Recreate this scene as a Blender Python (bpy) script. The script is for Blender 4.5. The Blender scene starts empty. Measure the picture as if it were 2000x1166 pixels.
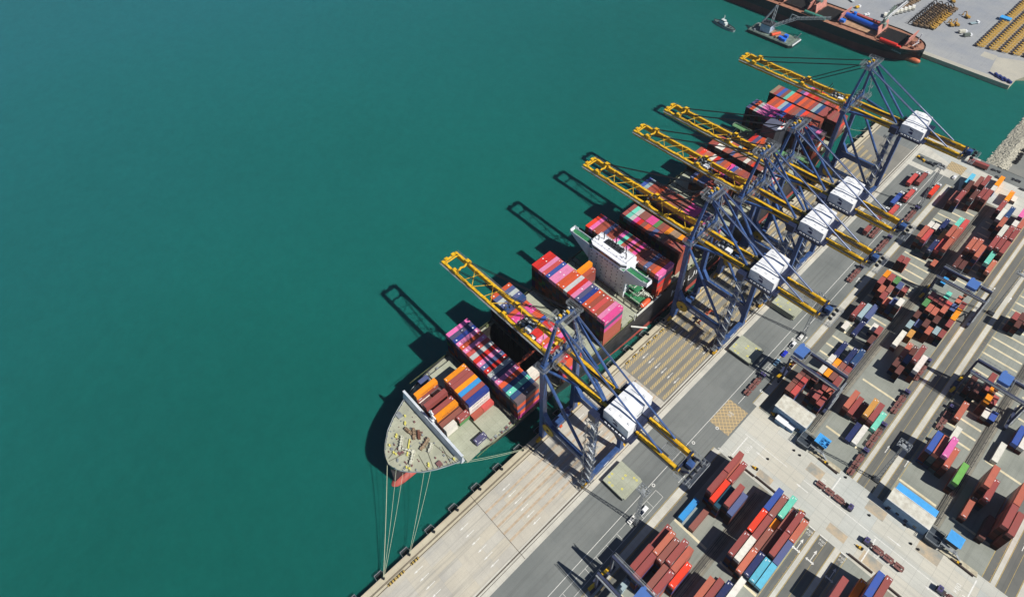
import bpy, bmesh, math, random
from mathutils import Vector, Matrix
random.seed(7)
S = bpy.context.scene
R = math.radians
# ---------------------------------------------------------------- camera, sky, sun, exposure
cam = bpy.data.cameras.new('camera'); camo = bpy.data.objects.new('camera', cam); S.collection.objects.link(camo)
cr = Vector((0.67821359, 0.73412704, -0.03292143)); cu = Vector((-0.49340071, 0.48810677, 0.71993578)); cf = Vector((-0.54459349, 0.47202677, -0.69325944))
camo.matrix_world = Matrix(((cr.x, cu.x, -cf.x, 0), (cr.y, cu.y, -cf.y, 0), (cr.z, cu.z, -cf.z, 300), (0, 0, 0, 1)))
cam.sensor_width = 36; cam.lens = 36*1291.06/2000; cam.shift_y = -(583-383.61)/2000
cam.clip_start = 1; cam.clip_end = 20000
S.camera = camo
S.render.resolution_x = 1024; S.render.resolution_y = 596
w = bpy.data.worlds.new('World'); S.world = w; w.use_nodes = True
wn = w.node_tree.nodes; bg = wn['Background']; sky = wn.new('ShaderNodeTexSky'); sky.sky_type = 'NISHITA'; sky.sun_disc = False
sky.sun_elevation = R(49.2); sky.sun_rotation = R(78); sky.air_density = 0.8; sky.dust_density = 0.1; sky.ozone_density = 3.5; sky.altitude = 3500
w.node_tree.links.new(sky.outputs[0], bg.inputs[0]); bg.inputs[1].default_value = 0.07
sun = bpy.data.lights.new('sun', 'SUN'); sun.energy = 4.9; sun.angle = R(0.5); sun.color = (1.0, 0.955, 0.88)
suno = bpy.data.objects.new('sun', sun); S.collection.objects.link(suno)
sd = Vector((math.cos(R(49.2))*math.cos(R(12)), math.cos(R(49.2))*math.sin(R(12)), math.sin(R(49.2))))
suno.rotation_euler = sd.to_track_quat('Z', 'Y').to_euler(); suno.location = (300, 60, 400)
S.view_settings.view_transform = 'Standard'; S.view_settings.look = 'None'; S.view_settings.exposure = 0.08; S.view_settings.gamma = 1
# ---------------------------------------------------------------- helpers
def lin(c):
    return tuple(((v/255)/12.92 if v/255 <= 0.04045 else ((v/255+0.055)/1.055)**2.4) for v in c)
MATS = {}
def mat(name, rgb, rough=0.6, metal=0.0, var=0.12, scale=0.35, emit=None):
    if name in MATS: return MATS[name]
    m = bpy.data.materials.new(name); m.use_nodes = True; nt = m.node_tree; b = nt.nodes['Principled BSDF']
    c = lin(rgb); b.inputs['Roughness'].default_value = rough; b.inputs['Metallic'].default_value = metal
    tc = nt.nodes.new('ShaderNodeTexCoord'); nz = nt.nodes.new('ShaderNodeTexNoise'); nz.inputs['Scale'].default_value = scale; nz.inputs['Detail'].default_value = 6
    nt.links.new(tc.outputs['Object'], nz.inputs['Vector'])
    rp = nt.nodes.new('ShaderNodeValToRGB'); rp.color_ramp.elements[0].position = 0.3; rp.color_ramp.elements[1].position = 0.7
    rp.color_ramp.elements[0].color = (*[v*(1-var*1.6) for v in c], 1); rp.color_ramp.elements[1].color = (*[min(1, v*(1+var)) for v in c], 1)
    nt.links.new(nz.outputs['Fac'], rp.inputs[0]); nt.links.new(rp.outputs[0], b.inputs['Base Color'])
    MATS[name] = m; return m
class MB:
    def __init__(s): s.v = []; s.f = []; s.m = []
    def add(s, vs, fs, m=0):
        n = len(s.v); s.v += [tuple(v) for v in vs]; s.f += [tuple(i+n for i in f) for f in fs]; s.m += [m]*len(fs)
    def box(s, x0, x1, y0, y1, z0, z1, m=0, bottom=True):
        vs = [(x0,y0,z0),(x1,y0,z0),(x1,y1,z0),(x0,y1,z0),(x0,y0,z1),(x1,y0,z1),(x1,y1,z1),(x0,y1,z1)]
        fs = [(4,5,6,7),(0,1,5,4),(1,2,6,5),(2,3,7,6),(3,0,4,7)]
        if bottom: fs.append((3,2,1,0))
        s.add(vs, fs, m)
    def quad(s, a, b, c, d, m=0): s.add([a,b,c,d], [(0,1,2,3)], m)
    def rect(s, x0, x1, y0, y1, z, m=0): s.add([(x0,y0,z),(x1,y0,z),(x1,y1,z),(x0,y1,z)], [(0,1,2,3)], m)
    def beam(s, p, q, w, h=None, m=0, w2=None, h2=None):
        p = Vector(p); q = Vector(q); d = (q-p)
        if d.length < 1e-6: return
        d.normalize(); h = h or w; w2 = w2 or w; h2 = h2 or h
        up = Vector((0,0,1)) if abs(d.z) < 0.95 else Vector((1,0,0))
        a = d.cross(up).normalized(); b = a.cross(d).normalized()
        vs = []
        for c, ww, hh in ((p,w,h),(q,w2,h2)):
            for i, j in ((-1,-1),(1,-1),(1,1),(-1,1)): vs.append(c + a*(i*ww/2) + b*(j*hh/2))
        s.add(vs, [(0,1,5,4),(1,2,6,5),(2,3,7,6),(3,0,4,7),(3,2,1,0),(4,5,6,7)], m)
    def tube(s, p, q, r, n=8, m=0, r2=None):
        p = Vector(p); q = Vector(q); d = (q-p).normalized(); r2 = r if r2 is None else r2
        up = Vector((0,0,1)) if abs(d.z) < 0.95 else Vector((1,0,0))
        a = d.cross(up).normalized(); b = a.cross(d).normalized(); vs = []
        for c, rr in ((p,r),(q,r2)):
            for i in range(n):
                t = 2*math.pi*i/n; vs.append(c + a*(math.cos(t)*rr) + b*(math.sin(t)*rr))
        s.add(vs, [(i,(i+1)%n,n+(i+1)%n,n+i) for i in range(n)] + [tuple(range(n-1,-1,-1)), tuple(range(n,2*n))], m)
    def prism(s, poly, z0, z1, m=0, mtop=None, bottom=True):
        n = len(poly); vs = [(x,y,z0) for x,y in poly] + [(x,y,z1) for x,y in poly]
        s.add(vs, [(i,(i+1)%n,n+(i+1)%n,n+i) for i in range(n)], m)
        s.add(vs, [tuple(range(n,2*n))], m if mtop is None else mtop)
        if bottom: s.add(vs, [tuple(range(n-1,-1,-1))], m)
    def rail(s, pts, h=1.1, m=0, r=0.07, every=3.0):
        for a, b in zip(pts[:-1], pts[1:]):
            a = Vector(a); b = Vector(b)
            for k in (h, h*0.5): s.beam(a+Vector((0,0,k)), b+Vector((0,0,k)), r, r, m)
            n = max(1, int((b-a).length/every))
            for i in range(n+1):
                p = a.lerp(b, i/n); s.beam(p, p+Vector((0,0,h)), r, r, m)
    def grate(s, x0, x1, y0, y1, z, m=0, step=0.55):
        n = max(2, int((y1-y0)/step))
        for k in range(n+1): y = y0+(y1-y0)*k/n; s.box(x0,x1,y-0.05,y+0.05,z,z+0.08,m)
        for x in (x0,x1): s.box(x-0.05,x+0.05,y0,y1,z-0.02,z+0.1,m)
    def build(s, name, mats, parent=None, loc=None, smooth=False, bevel=0):
        me = bpy.data.meshes.new(name); me.from_pydata(s.v, [], s.f)
        for m in (mats if isinstance(mats, (list, tuple)) else [mats]): me.materials.append(m)
        me.polygons.foreach_set('material_index', s.m)
        if smooth: me.polygons.foreach_set('use_smooth', [True]*len(s.f))
        me.update()
        bm = bmesh.new(); bm.from_mesh(me); bmesh.ops.recalc_face_normals(bm, faces=bm.faces)
        bm.to_mesh(me); bm.free()
        o = bpy.data.objects.new(name, me); S.collection.objects.link(o)
        if parent: o.parent = parent
        if loc: o.location = loc
        if bevel:
            b = o.modifiers.new('bevel', 'BEVEL'); b.width = bevel; b.segments = 2; b.limit_method = 'ANGLE'
        return o
def tag(o, label=None, cat=None, group=None, kind=None):
    if label: o['label'] = label
    if cat: o['category'] = cat
    if group: o['group'] = group
    if kind: o['kind'] = kind
    return o
def empty(name, loc=(0,0,0), rz=0):
    o = bpy.data.objects.new(name, None); S.collection.objects.link(o); o.location = loc; o.rotation_euler = (0,0,rz); o.empty_display_size = 1; return o
def copy_tree(o, parent=None):
    c = o.copy(); S.collection.objects.link(c); c.parent = parent
    for ch in [x for x in KIDS.get(o.name, [])]: copy_tree(ch, c)
    return c
KIDS = {}
def index_kids(o):
    KIDS[o.name] = list(o.children)
    for ch in o.children: index_kids(ch)
def text_mb(txt, size):
    cu_ = bpy.data.curves.new('lettering', 'FONT'); cu_.body = txt; cu_.size = size; cu_.align_x = 'CENTER'; cu_.align_y = 'CENTER'; cu_.resolution_u = 2
    ob = bpy.data.objects.new('lettering', cu_); me = bpy.data.meshes.new_from_object(ob)
    vs = [tuple(v.co) for v in me.vertices]; fs = [tuple(p.vertices) for p in me.polygons]
    bpy.data.objects.remove(ob); bpy.data.curves.remove(cu_); bpy.data.meshes.remove(me)
    return vs, fs
def put_text(mb, txt, size, M, m=0, sx=1.0, sy=1.0):
    vs, fs = text_mb(txt, size); mb.add([M @ Vector((v[0]*sx, v[1]*sy, 0)) for v in vs], fs, m)
def ordn(n): return ['first','second','third','fourth','fifth','sixth','seventh','eighth','ninth','tenth','eleventh','twelfth','thirteenth','fourteenth','fifteenth','sixteenth','seventeenth','eighteenth','nineteenth','twentieth'][n]
# ---------------------------------------------------------------- surface materials
def surf(name, c1, c2, nscale=0.05, rough=0.85, slab=None, joint=0.55, streak=None, fine=0.12, patch=None, swap=False):
    """ground material: two tones mixed by large noise, fine grain, optional slab joints and streaks along Y"""
    m = bpy.data.materials.new(name); m.use_nodes = True; nt = m.node_tree; N = nt.nodes; L = nt.links; b = N['Principled BSDF']; b.inputs['Roughness'].default_value = rough
    b.inputs['Specular IOR Level'].default_value = 0.25
    tc = N.new('ShaderNodeTexCoord')
    def noise(sc, vec=None, det=6):
        n = N.new('ShaderNodeTexNoise'); n.inputs['Scale'].default_value = sc; n.inputs['Detail'].default_value = det; n.inputs['Roughness'].default_value = 0.65
        L.new(vec or tc.outputs['Object'], n.inputs['Vector']); return n.outputs['Fac']
    def mix(f, a, bb, typ='MIX'):
        x = N.new('ShaderNodeMix'); x.data_type = 'RGBA'; x.blend_type = typ
        if isinstance(f, float): x.inputs[0].default_value = f
        else: L.new(f, x.inputs[0])
        for i, v in ((6, a), (7, bb)):
            if isinstance(v, tuple): x.inputs[i].default_value = (*v, 1)
            else: L.new(v, x.inputs[i])
        return x.outputs[2]
    def ramp(f, p0, p1, v0=0.0, v1=1.0):
        r_ = N.new('ShaderNodeMapRange'); r_.inputs['From Min'].default_value = p0; r_.inputs['From Max'].default_value = p1; r_.inputs['To Min'].default_value = v0; r_.inputs['To Max'].default_value = v1
        L.new(f, r_.inputs['Value']); return r_.outputs[0]
    a, c = lin(c1), lin(c2)
    col = mix(ramp(noise(nscale), 0.38, 0.62), a, c)
    if patch:
        br = N.new('ShaderNodeTexBrick'); br.inputs['Scale'].default_value = 1; br.inputs['Brick Width'].default_value = patch[0]; br.inputs['Row Height'].default_value = patch[1]; br.inputs['Mortar Size'].default_value = 0.0
        br.inputs['Color1'].default_value = (0,0,0,1); br.inputs['Color2'].default_value = (1,1,1,1); br.offset = 0.5
        L.new(tc.outputs['Object'], br.inputs['Vector'])
        sp = N.new('ShaderNodeSeparateColor'); L.new(br.outputs['Color'], sp.inputs[0])
        col = mix(ramp(sp.outputs[0], 0, 1, 0, patch[2]), col, lin(patch[3]))
    if streak:
        mp = N.new('ShaderNodeMapping'); mp.inputs['Scale'].default_value = (0.015, 1, 1) if swap else (1, 0.015, 1); L.new(tc.outputs['Object'], mp.inputs['Vector'])
        col = mix(ramp(noise(0.8, mp.outputs[0], 4), 0.5, 0.72, 0, streak), col, tuple(v*0.55 for v in a))
    col = mix(ramp(noise(0.22), 0.55, 0.8, 0, 0.35), col, tuple(v*0.6 for v in a))
    col = mix(ramp(noise(1.7), 0.3, 0.7, 0, fine), col, tuple(v*0.5 for v in a))
    if slab:
        br = N.new('ShaderNodeTexBrick'); br.inputs['Scale'].default_value = 1; br.inputs['Brick Width'].default_value = slab[0]; br.inputs['Row Height'].default_value = slab[1]; br.inputs['Mortar Size'].default_value = slab[2] if len(slab) > 2 else 0.09
        br.offset = 0.0; br.inputs['Mortar Smooth'].default_value = 0.3
        L.new(tc.outputs['Object'], br.inputs['Vector'])
        col = mix(ramp(br.outputs['Fac'], 0, 1, 0, joint), col, tuple(v*0.35 for v in a))
    L.new(col, b.inputs['Base Color'])
    # dark tyre scuffs and oil stains with shapes of their own
    mp2 = N.new('ShaderNodeMapping'); mp2.inputs['Scale'].default_value = (0.05, 1, 1) if swap else (1, 0.05, 1); mp2.inputs['Rotation'].default_value = (0, 0, 0.12); L.new(tc.outputs['Object'], mp2.inputs['Vector'])
    col = mix(ramp(noise(0.5, mp2.outputs[0], 3), 0.6, 0.7, 0, 0.3), col, tuple(v*0.4 for v in a))
    vo = N.new('ShaderNodeTexVoronoi'); vo.inputs['Scale'].default_value = 0.12; vo.inputs['Randomness'].default_value = 1.0; L.new(tc.outputs['Object'], vo.inputs['Vector'])
    col = mix(ramp(vo.outputs['Distance'], 0.11, 0.04, 0, 0.4), col, tuple(v*0.4 for v in a))
    bp = N.new('ShaderNodeBump'); bp.inputs['Strength'].default_value = 0.25; bp.inputs['Distance'].default_value = 0.05; L.new(noise(2.5), bp.inputs['Height']); L.new(bp.outputs[0], b.inputs['Normal'])
    return m
def hatchmat(name, c1, c2, period=1.2, duty=0.5, cross=False):
    m = bpy.data.materials.new(name); m.use_nodes = True; nt = m.node_tree; N = nt.nodes; L = nt.links; b = N['Principled BSDF']; b.inputs['Roughness'].default_value = 0.8
    tc = N.new('ShaderNodeTexCoord'); sx = N.new('ShaderNodeSeparateXYZ'); L.new(tc.outputs['Object'], sx.inputs[0])
    def M(op, a, bb=None):
        n = N.new('ShaderNodeMath'); n.operation = op
        for i, v in enumerate((a, bb)):
            if v is None: continue
            if isinstance(v, (int, float)): n.inputs[i].default_value = v
            else: L.new(v, n.inputs[i])
        return n.outputs[0]
    def stripe(sign):
        s_ = M('ADD', sx.outputs[0], M('MULTIPLY', sx.outputs[1], sign)); return M('LESS_THAN', M('FRACT', M('DIVIDE', s_, period)), duty)
    f = stripe(1.0)
    if cross: f = M('MAXIMUM', f, stripe(-1.0))
    nz = N.new('ShaderNodeTexNoise'); nz.inputs['Scale'].default_value = 0.9; nz.inputs['Detail'].default_value = 5; L.new(tc.outputs['Object'], nz.inputs['Vector'])
    f = M('MULTIPLY', f, M('MULTIPLY', nz.outputs['Fac'], 1.5)); f = M('MINIMUM', f, 1.0)
    x = N.new('ShaderNodeMix'); x.data_type = 'RGBA'; L.new(f, x.inputs[0]); x.inputs[6].default_value = (*lin(c1), 1); x.inputs[7].default_value = (*lin(c2), 1)
    L.new(x.outputs[2], b.inputs['Base Color']); return m
M_ASPH = surf('asphalt', (126,130,128), (108,113,112), 0.03, streak=0.5, patch=(9,37,0.35,(140,144,140)))
M_ASPHD = surf('asphalt_dark', (104,106,103), (118,118,112), 0.04, streak=0.5)
M_LANE = surf('asphalt_lane', (142,140,132), (128,127,120), 0.05, streak=0.45)
M_YARD = surf('yard_paving', (150,154,146), (132,136,128), 0.05, slab=(30,6.45,0.05), joint=0.3, streak=0.45, patch=(9.3,12.9,0.3,(160,164,154)))
M_APRON = surf('apron_concrete', (198,195,184), (176,174,167), 0.06, slab=(4.0,5.0,0.06), joint=0.22, streak=0.75, patch=(4.0,10.0,0.55,(206,196,172)))
M_EDGE = surf('quay_edge_concrete', (204,196,172), (188,179,156), 0.08, slab=(40,6.5,0.07), joint=0.35, streak=0.3)
M_STRIP = surf('kerb_strip_concrete', (208,206,194), (190,188,178), 0.1, slab=(40,3,0.05), joint=0.3, streak=0.3)
M_CROSS = surf('crossroad_concrete', (200,203,197), (182,186,181), 0.04, slab=(5.0,4.6,0.07), joint=0.4, patch=(20,9.2,0.6,(208,200,180)), streak=0.35, swap=True)
M_SLEEP = surf('sleeper_concrete', (230,220,188), (208,196,162), 0.2, streak=0.4, swap=True)
M_FAR = surf('far_quay_paving', (146,151,158), (164,166,166), 0.02, slab=(12,12,0.1), joint=0.15, streak=0.2)
M_FARL = surf('far_pale_concrete', (186,182,168), (172,170,160), 0.05)
M_ROCK = surf('rubble_stone', (206,202,184), (170,166,150), 0.9, fine=0.5)
M_DECK = surf('ship_deck_paint', (178,180,160), (160,162,144), 0.12, streak=0.4, slab=(13,12.2,0.08), joint=0.35)
M_HATCH = surf('hatch_cover_paint', (182,186,166), (166,170,150), 0.15, slab=(3.1,4.1,0.06), joint=0.5, fine=0.3)
M_BAND = hatchmat('yellow_hatched_band', (142,134,116), (200,178,122), 1.3, 0.55)
M_BOXJ = hatchmat('yellow_box_hatching', (156,142,116), (214,186,132), 2.3, 0.18, True)
M_WHITE = mat('road_marking_white', (226,226,220), 0.8, var=0.1, scale=1.5)
M_YLINE = mat('road_marking_yellow', (196,170,96), 0.8, var=0.18, scale=1.2)
M_GROOVE = mat('rail_groove_steel', (70,58,46), 0.7, var=0.3, scale=0.4)
BLUE = mat('crane_blue_paint', (56,86,138), 0.4, var=0.22, scale=0.5)
NAVY = mat('dark_navy_paint', (34,42,70), 0.45, var=0.15)
YEL = mat('crane_yellow_paint', (226,178,34), 0.42, var=0.24, scale=0.7)
GREYM = mat('galvanised_steel', (156,162,166), 0.5, 0.3, var=0.2, scale=1.0)
DGREY = mat('dark_machinery', (52,56,62), 0.6, var=0.3, scale=1.5)
BLK = mat('black_cable', (26,28,34), 0.6)
WHT = mat('white_paint', (236,238,240), 0.45, var=0.07, scale=0.6)
RUST = mat('rusty_brown_steel', (120,78,62), 0.8, var=0.3, scale=1.3)
GRN = mat('green_deck_paint', (52,128,84), 0.6, var=0.2, scale=0.5)
ORG = mat('orange_paint', (226,92,46), 0.4, var=0.1)
GLASS = mat('dark_glass', (24,34,48), 0.1, var=0.05)
RUB = mat('black_rubber', (30,30,32), 0.9, var=0.2)
ROPE = mat('pale_rope', (176,184,158), 0.9, var=0.1)
BRB = mat('bright_blue_roof', (72,166,232), 0.5, var=0.06, scale=0.8)
# ---------------------------------------------------------------- ground, water
def struct(name, mb, m, loc=None):
    o = mb.build(name, m, loc=loc); o['kind'] = 'structure'; return o
def water_mat():
    m = bpy.data.materials.new('harbour_water'); m.use_nodes = True; nt = m.node_tree; N = nt.nodes; L = nt.links; b = N['Principled BSDF']
    tc = N.new('ShaderNodeTexCoord'); nz = N.new('ShaderNodeTexNoise'); nz.inputs['Scale'].default_value = 0.0035; nz.inputs['Detail'].default_value = 5; L.new(tc.outputs['Object'], nz.inputs['Vector'])
    rp = N.new('ShaderNodeValToRGB'); rp.color_ramp.elements[0].position = 0.32; rp.color_ramp.elements[1].position = 0.68
    rp.color_ramp.elements[0].color = (*lin((18,93,84)), 1); rp.color_ramp.elements[1].color = (*lin((22,104,96)), 1)
    L.new(nz.outputs['Fac'], rp.inputs[0])
    # sky reflection painted into the base colour: bluer seaward, greener towards the quays
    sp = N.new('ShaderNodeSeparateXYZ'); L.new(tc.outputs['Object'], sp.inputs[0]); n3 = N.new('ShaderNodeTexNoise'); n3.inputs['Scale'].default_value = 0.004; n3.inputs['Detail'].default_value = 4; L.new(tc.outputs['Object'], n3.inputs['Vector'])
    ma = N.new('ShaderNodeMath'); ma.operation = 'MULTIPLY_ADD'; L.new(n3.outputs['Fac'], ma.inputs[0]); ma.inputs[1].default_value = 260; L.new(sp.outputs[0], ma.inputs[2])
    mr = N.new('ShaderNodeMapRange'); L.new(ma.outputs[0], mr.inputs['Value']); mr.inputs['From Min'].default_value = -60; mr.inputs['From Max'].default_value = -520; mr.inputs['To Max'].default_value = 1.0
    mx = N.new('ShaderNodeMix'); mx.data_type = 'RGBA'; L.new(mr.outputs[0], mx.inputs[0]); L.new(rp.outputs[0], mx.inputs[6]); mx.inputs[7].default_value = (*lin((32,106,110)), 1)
    n4 = N.new('ShaderNodeTexNoise'); n4.inputs['Scale'].default_value = 0.16; n4.inputs['Detail'].default_value = 9; n4.inputs['Roughness'].default_value = 0.75; L.new(tc.outputs['Object'], n4.inputs['Vector']); r4 = N.new('ShaderNodeMapRange'); L.new(n4.outputs['Fac'], r4.inputs['Value']); r4.inputs['To Min'].default_value = 0.8; r4.inputs['To Max'].default_value = 1.22  # uneven sky reflection on ripples, painted as fine noise in the base colour
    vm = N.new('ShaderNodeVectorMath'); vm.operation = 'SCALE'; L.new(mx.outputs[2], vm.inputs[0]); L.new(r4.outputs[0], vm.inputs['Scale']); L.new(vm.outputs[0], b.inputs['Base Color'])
    b.inputs['Subsurface Weight'].default_value = 1.0; b.inputs['Subsurface Radius'].default_value = (1.0, 1.0, 1.0); b.inputs['Subsurface Scale'].default_value = 5.0
    b.inputs['Roughness'].default_value = 0.16; b.inputs['IOR'].default_value = 1.33
    n2 = N.new('ShaderNodeTexNoise'); n2.inputs['Scale'].default_value = 0.35; n2.inputs['Detail'].default_value = 8; n2.inputs['Roughness'].default_value = 0.6
    mp = N.new('ShaderNodeMapping'); mp.inputs['Scale'].default_value = (1, 0.6, 1); L.new(tc.outputs['Object'], mp.inputs['Vector']); L.new(mp.outputs[0], n2.inputs['Vector'])
    bp = N.new('ShaderNodeBump'); bp.inputs['Strength'].default_value = 0.5; bp.inputs['Distance'].default_value = 0.35; L.new(n2.outputs['Fac'], bp.inputs['Height']); L.new(bp.outputs[0], b.inputs['Normal'])
    return m
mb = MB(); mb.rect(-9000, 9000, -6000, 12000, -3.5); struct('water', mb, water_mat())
mb = MB()
mb.prism([(-107.4,-3000),(6000,-3000),(6000,9000),(600,9000),(600,520),(-22,520),(-24,452),(-107.4,452)], -9, 0, 1, 0)
struct('ground', mb, [M_ASPH, M_EDGE])
mb = MB(); mb.prism([(-3000,555),(-58.5,555),(-58.5,572),(-50,580),(-50,3000),(-3000,3000)], -9, 0, 1, 0); struct('far_quay', mb, [M_FAR, M_EDGE])
mb = MB(); mb.rect(-3000,-58.6,555.1,560,0.012); struct('far_quay_edge_strip', mb, M_FARL)
mb = MB(); mb.prism([(-76,562),(-60,560),(-52,584),(-60,600),(-80,590)], 0.01, 0.03); mb.prism([(-90,583),(-80,583),(-80,592),(-90,592)], 0.01, 0.03); struct('far_quay_pale_paving', mb, M_FARL)
mb = MB()
mb.rect(-107.38,-102.6,-300,451.9,0.012,0); struct('quay_edge_strip', mb, M_EDGE)
mb = MB(); mb.rect(-102.6,-76.2,-300,158.6,0.012,0); struct('apron', mb, M_APRON)
mb = MB(); mb.rect(-102.6,-76.2,158.6,430,0.012,0); struct('apron_lanes', mb, M_LANE)
mb = MB(); mb.rect(-76.2,-71.6,-300,451.9,0.012,0); mb.rect(-71.6,-57,414,419,0.012,0); mb.rect(-57,-44,419,451.9,0.012,0); mb.rect(-76.2,-40,430.2,451.9,0.014,0); struct('light_paving_strip', mb, M_STRIP)
mb = MB()
for y0 in (158.6,):
    for i, xc in enumerate((-101.4,-97.2,-93.2,-89.2,-85.2,-81.3,-77.7)):
        mb.rect(xc-0.75, xc+0.75, y0+0.5+(0 if i%2 else 0.4), 412-i*3, 0.024)
struct('yellow_lane_bands', mb, M_BAND)
mb = MB()
for k in range(0, 9):
    for xc in (-97.2,-93.2,-89.2,-85.2,-81.3): mb.rect(xc-0.5, xc+0.5, 60.5, 158.4, 0.023) if k == 0 else None
struct('faded_apron_bands', mb, mat('faded_yellow_paint', (190,172,148), 0.85, var=0.15, scale=0.5))
mb = MB()
def arrow(mb, x, y, L=4.4, w_=0.12, hw=0.42, hl=1.7, d=-1, z=0.034):
    t = y; e = y - d*L
    mb.add([(x-w_,e,z),(x+w_,e,z),(x+w_,t-d*hl,z),(x-w_,t-d*hl,z)], [(0,1,2,3)])
    mb.add([(x-hw,t-d*hl,z),(x+hw,t-d*hl,z),(x,t,z)], [(0,1,2)])
rowsy = [-28,-1.5,23,47.5,72,96.5,121,145.5,170] + [170+24.5*k for k in range(1,10)]
for yy in rowsy:
    for xx in (-99.2,-95.3,-91.2,-87.2,-83.3,-79.3): arrow(mb, xx, yy, 4.8)
for (x,y,d) in ((8.8,216,1),(17.8,216,1),(7.1,346,1),(15.8,345,1),(-47.5,137,1),(-47.7,243,1),(-47.7,300,1),(-10.1,336,1),(66,216,1)): arrow(mb, x, y, 5, 0.14, 0.5, 1.6, d)
for (x,y,sg) in ((-9.8,169.4,-1),(-30,169.2,-1),(30.1,177,1),(46.2,169.6,-1),(60,177,1)):
    z = 0.05; mb.add([(x,y-0.16,z),(x-sg*4,y-0.16,z),(x-sg*4,y+0.16,z),(x,y+0.16,z)],[(0,1,2,3)]); mb.add([(x,y-0.5,z),(x+sg*1.8,y,z),(x,y+0.5,z)],[(0,1,2)])
for (x,y) in ((2.8,147),(8.9,147),(17.6,146.5)):   # turn arrows with two heads
    z = 0.036; mb.rect(x-0.15,x+0.15,y-2,y+2.2,z); mb.add([(x-0.6,y+2,z),(x+0.6,y+2,z),(x,y+3.8,z)],[(0,1,2)]); mb.rect(x-1.2,x+1.1,y-2.4,y-1.8,z)
    mb.add([(x-1.9,y-2.1,z),(x-1.1,y-2.9,z),(x-1.1,y-1.3,z)],[(0,1,2)]); mb.add([(x+1.8,y-2.1,z),(x+1.0,y-1.3,z),(x+1.0,y-2.9,z)],[(0,1,2)])
# white lines
def hline(x0, x1, y, z=0.034, w_=0.2): mb.rect(x0, x1, y-w_/2, y+w_/2, z)
def vline(x, y0, y1, z=0.034, w_=0.22): mb.rect(x-w_/2, x+w_/2, y0, y1, z)
vline(-55.5,-200,419); vline(-50.9,184,419); vline(-52.3,-200,122,w_=0.15); vline(-48.3,-200,122,w_=0.15)
for k in range(-20, 14): hline(-52.3,-48.3, 122-6.6*k if k>=0 else -1000, w_=0.15)
for x0,x1,y in ((-52.2,-48.4,212),(-52.2,-48.4,219.5),(-52.2,-48.4,227),(-52.2,-48.4,235)): hline(x0,x1,y,w_=0.15)
vline(-52.3,205,240,w_=0.15)
for xa,xb in ((-46,-18),(-10,20),(22,64)): mb.rect(xa if xa>-40 else -40, xb, 173.0, 173.25, 0.05)
mb.rect(-38.5,-38.0,160,172.4,0.05); mb.rect(23.0,23.5,160,172.4,0.05); mb.rect(57.5,58.0,174,186.6,0.05); mb.rect(0.5,1.0,174,186,0.05)
for yy in (157.1,): mb.rect(1.7,4.3,yy,yy+0.4,0.05); mb.rect(6.6,10,yy,yy+0.4,0.05); mb.rect(15.9,18.9,yy,yy+0.4,0.05)
for cx, cy in ((-54.0,152),(-50.6,166),(-47,198),(-54.4,123),(-52,236)):
    for r0 in (0.55,):
        n = 14; vs = []
        for i in range(n): t = 2*math.pi*i/n; vs += [(cx+math.cos(t)*0.45, cy+math.sin(t)*0.45, 0.04), (cx+math.cos(t)*0.8, cy+math.sin(t)*0.8, 0.04)]
        mb.add(vs, [(2*i,2*i+1,(2*i+3)%(2*n),(2*i+2)%(2*n)) for i in range(n)])
def Rz(a): return Matrix.Rotation(a, 4, 'Z')
for (x,y,a,z) in ((3.0,154.3,0,0.037),(8.7,154.3,0,0.037),(17.4,154.3,0,0.037),(-43.4,157.0,0,0.037),(-50.3,176,0,0.037)):
    put_text(mb, 'หยุด', 1.5, Matrix.Translation((x,y+1.3,z)) @ Rz(a), 0, 1.0, 1.1); put_text(mb, 'STOP', 0.9, Matrix.Translation((x,y-0.4,z)) @ Rz(a), 0, 0.9, 1.5)
for (x,y,a) in ((-34.6,168,-math.pi/2),(53.6,178,math.pi/2),(-3.8,178,math.pi/2),(26.5,167.5,-math.pi/2)):
    put_text(mb, 'หยุด', 2.6, Matrix.Translation((x,y,0.05)) @ Rz(a), 0, 1.0, 1.1)
struct('white_road_markings', mb, M_WHITE)
# rails and grooves
mb = MB()
for x in (-104.6,-104.2,-75.4,-75.1): mb.rect(x-0.13,x+0.13,-300,451,0.03)
mb.rect(-103.0,-102.7,-300,451,0.028); mb.rect(-107.2,-71.8,60.3,60.5,0.028); mb.rect(-74.2,-74.0,-300,451,0.028)
struct('crane_rails', mb, M_GROOVE)
mb = MB(); mb.rect(-55.3,-44.8,166.4,183.0,0.026); mb.rect(-53,-43,427,437,0.045); struct('yellow_box_junction', mb, M_BOXJ)
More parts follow.
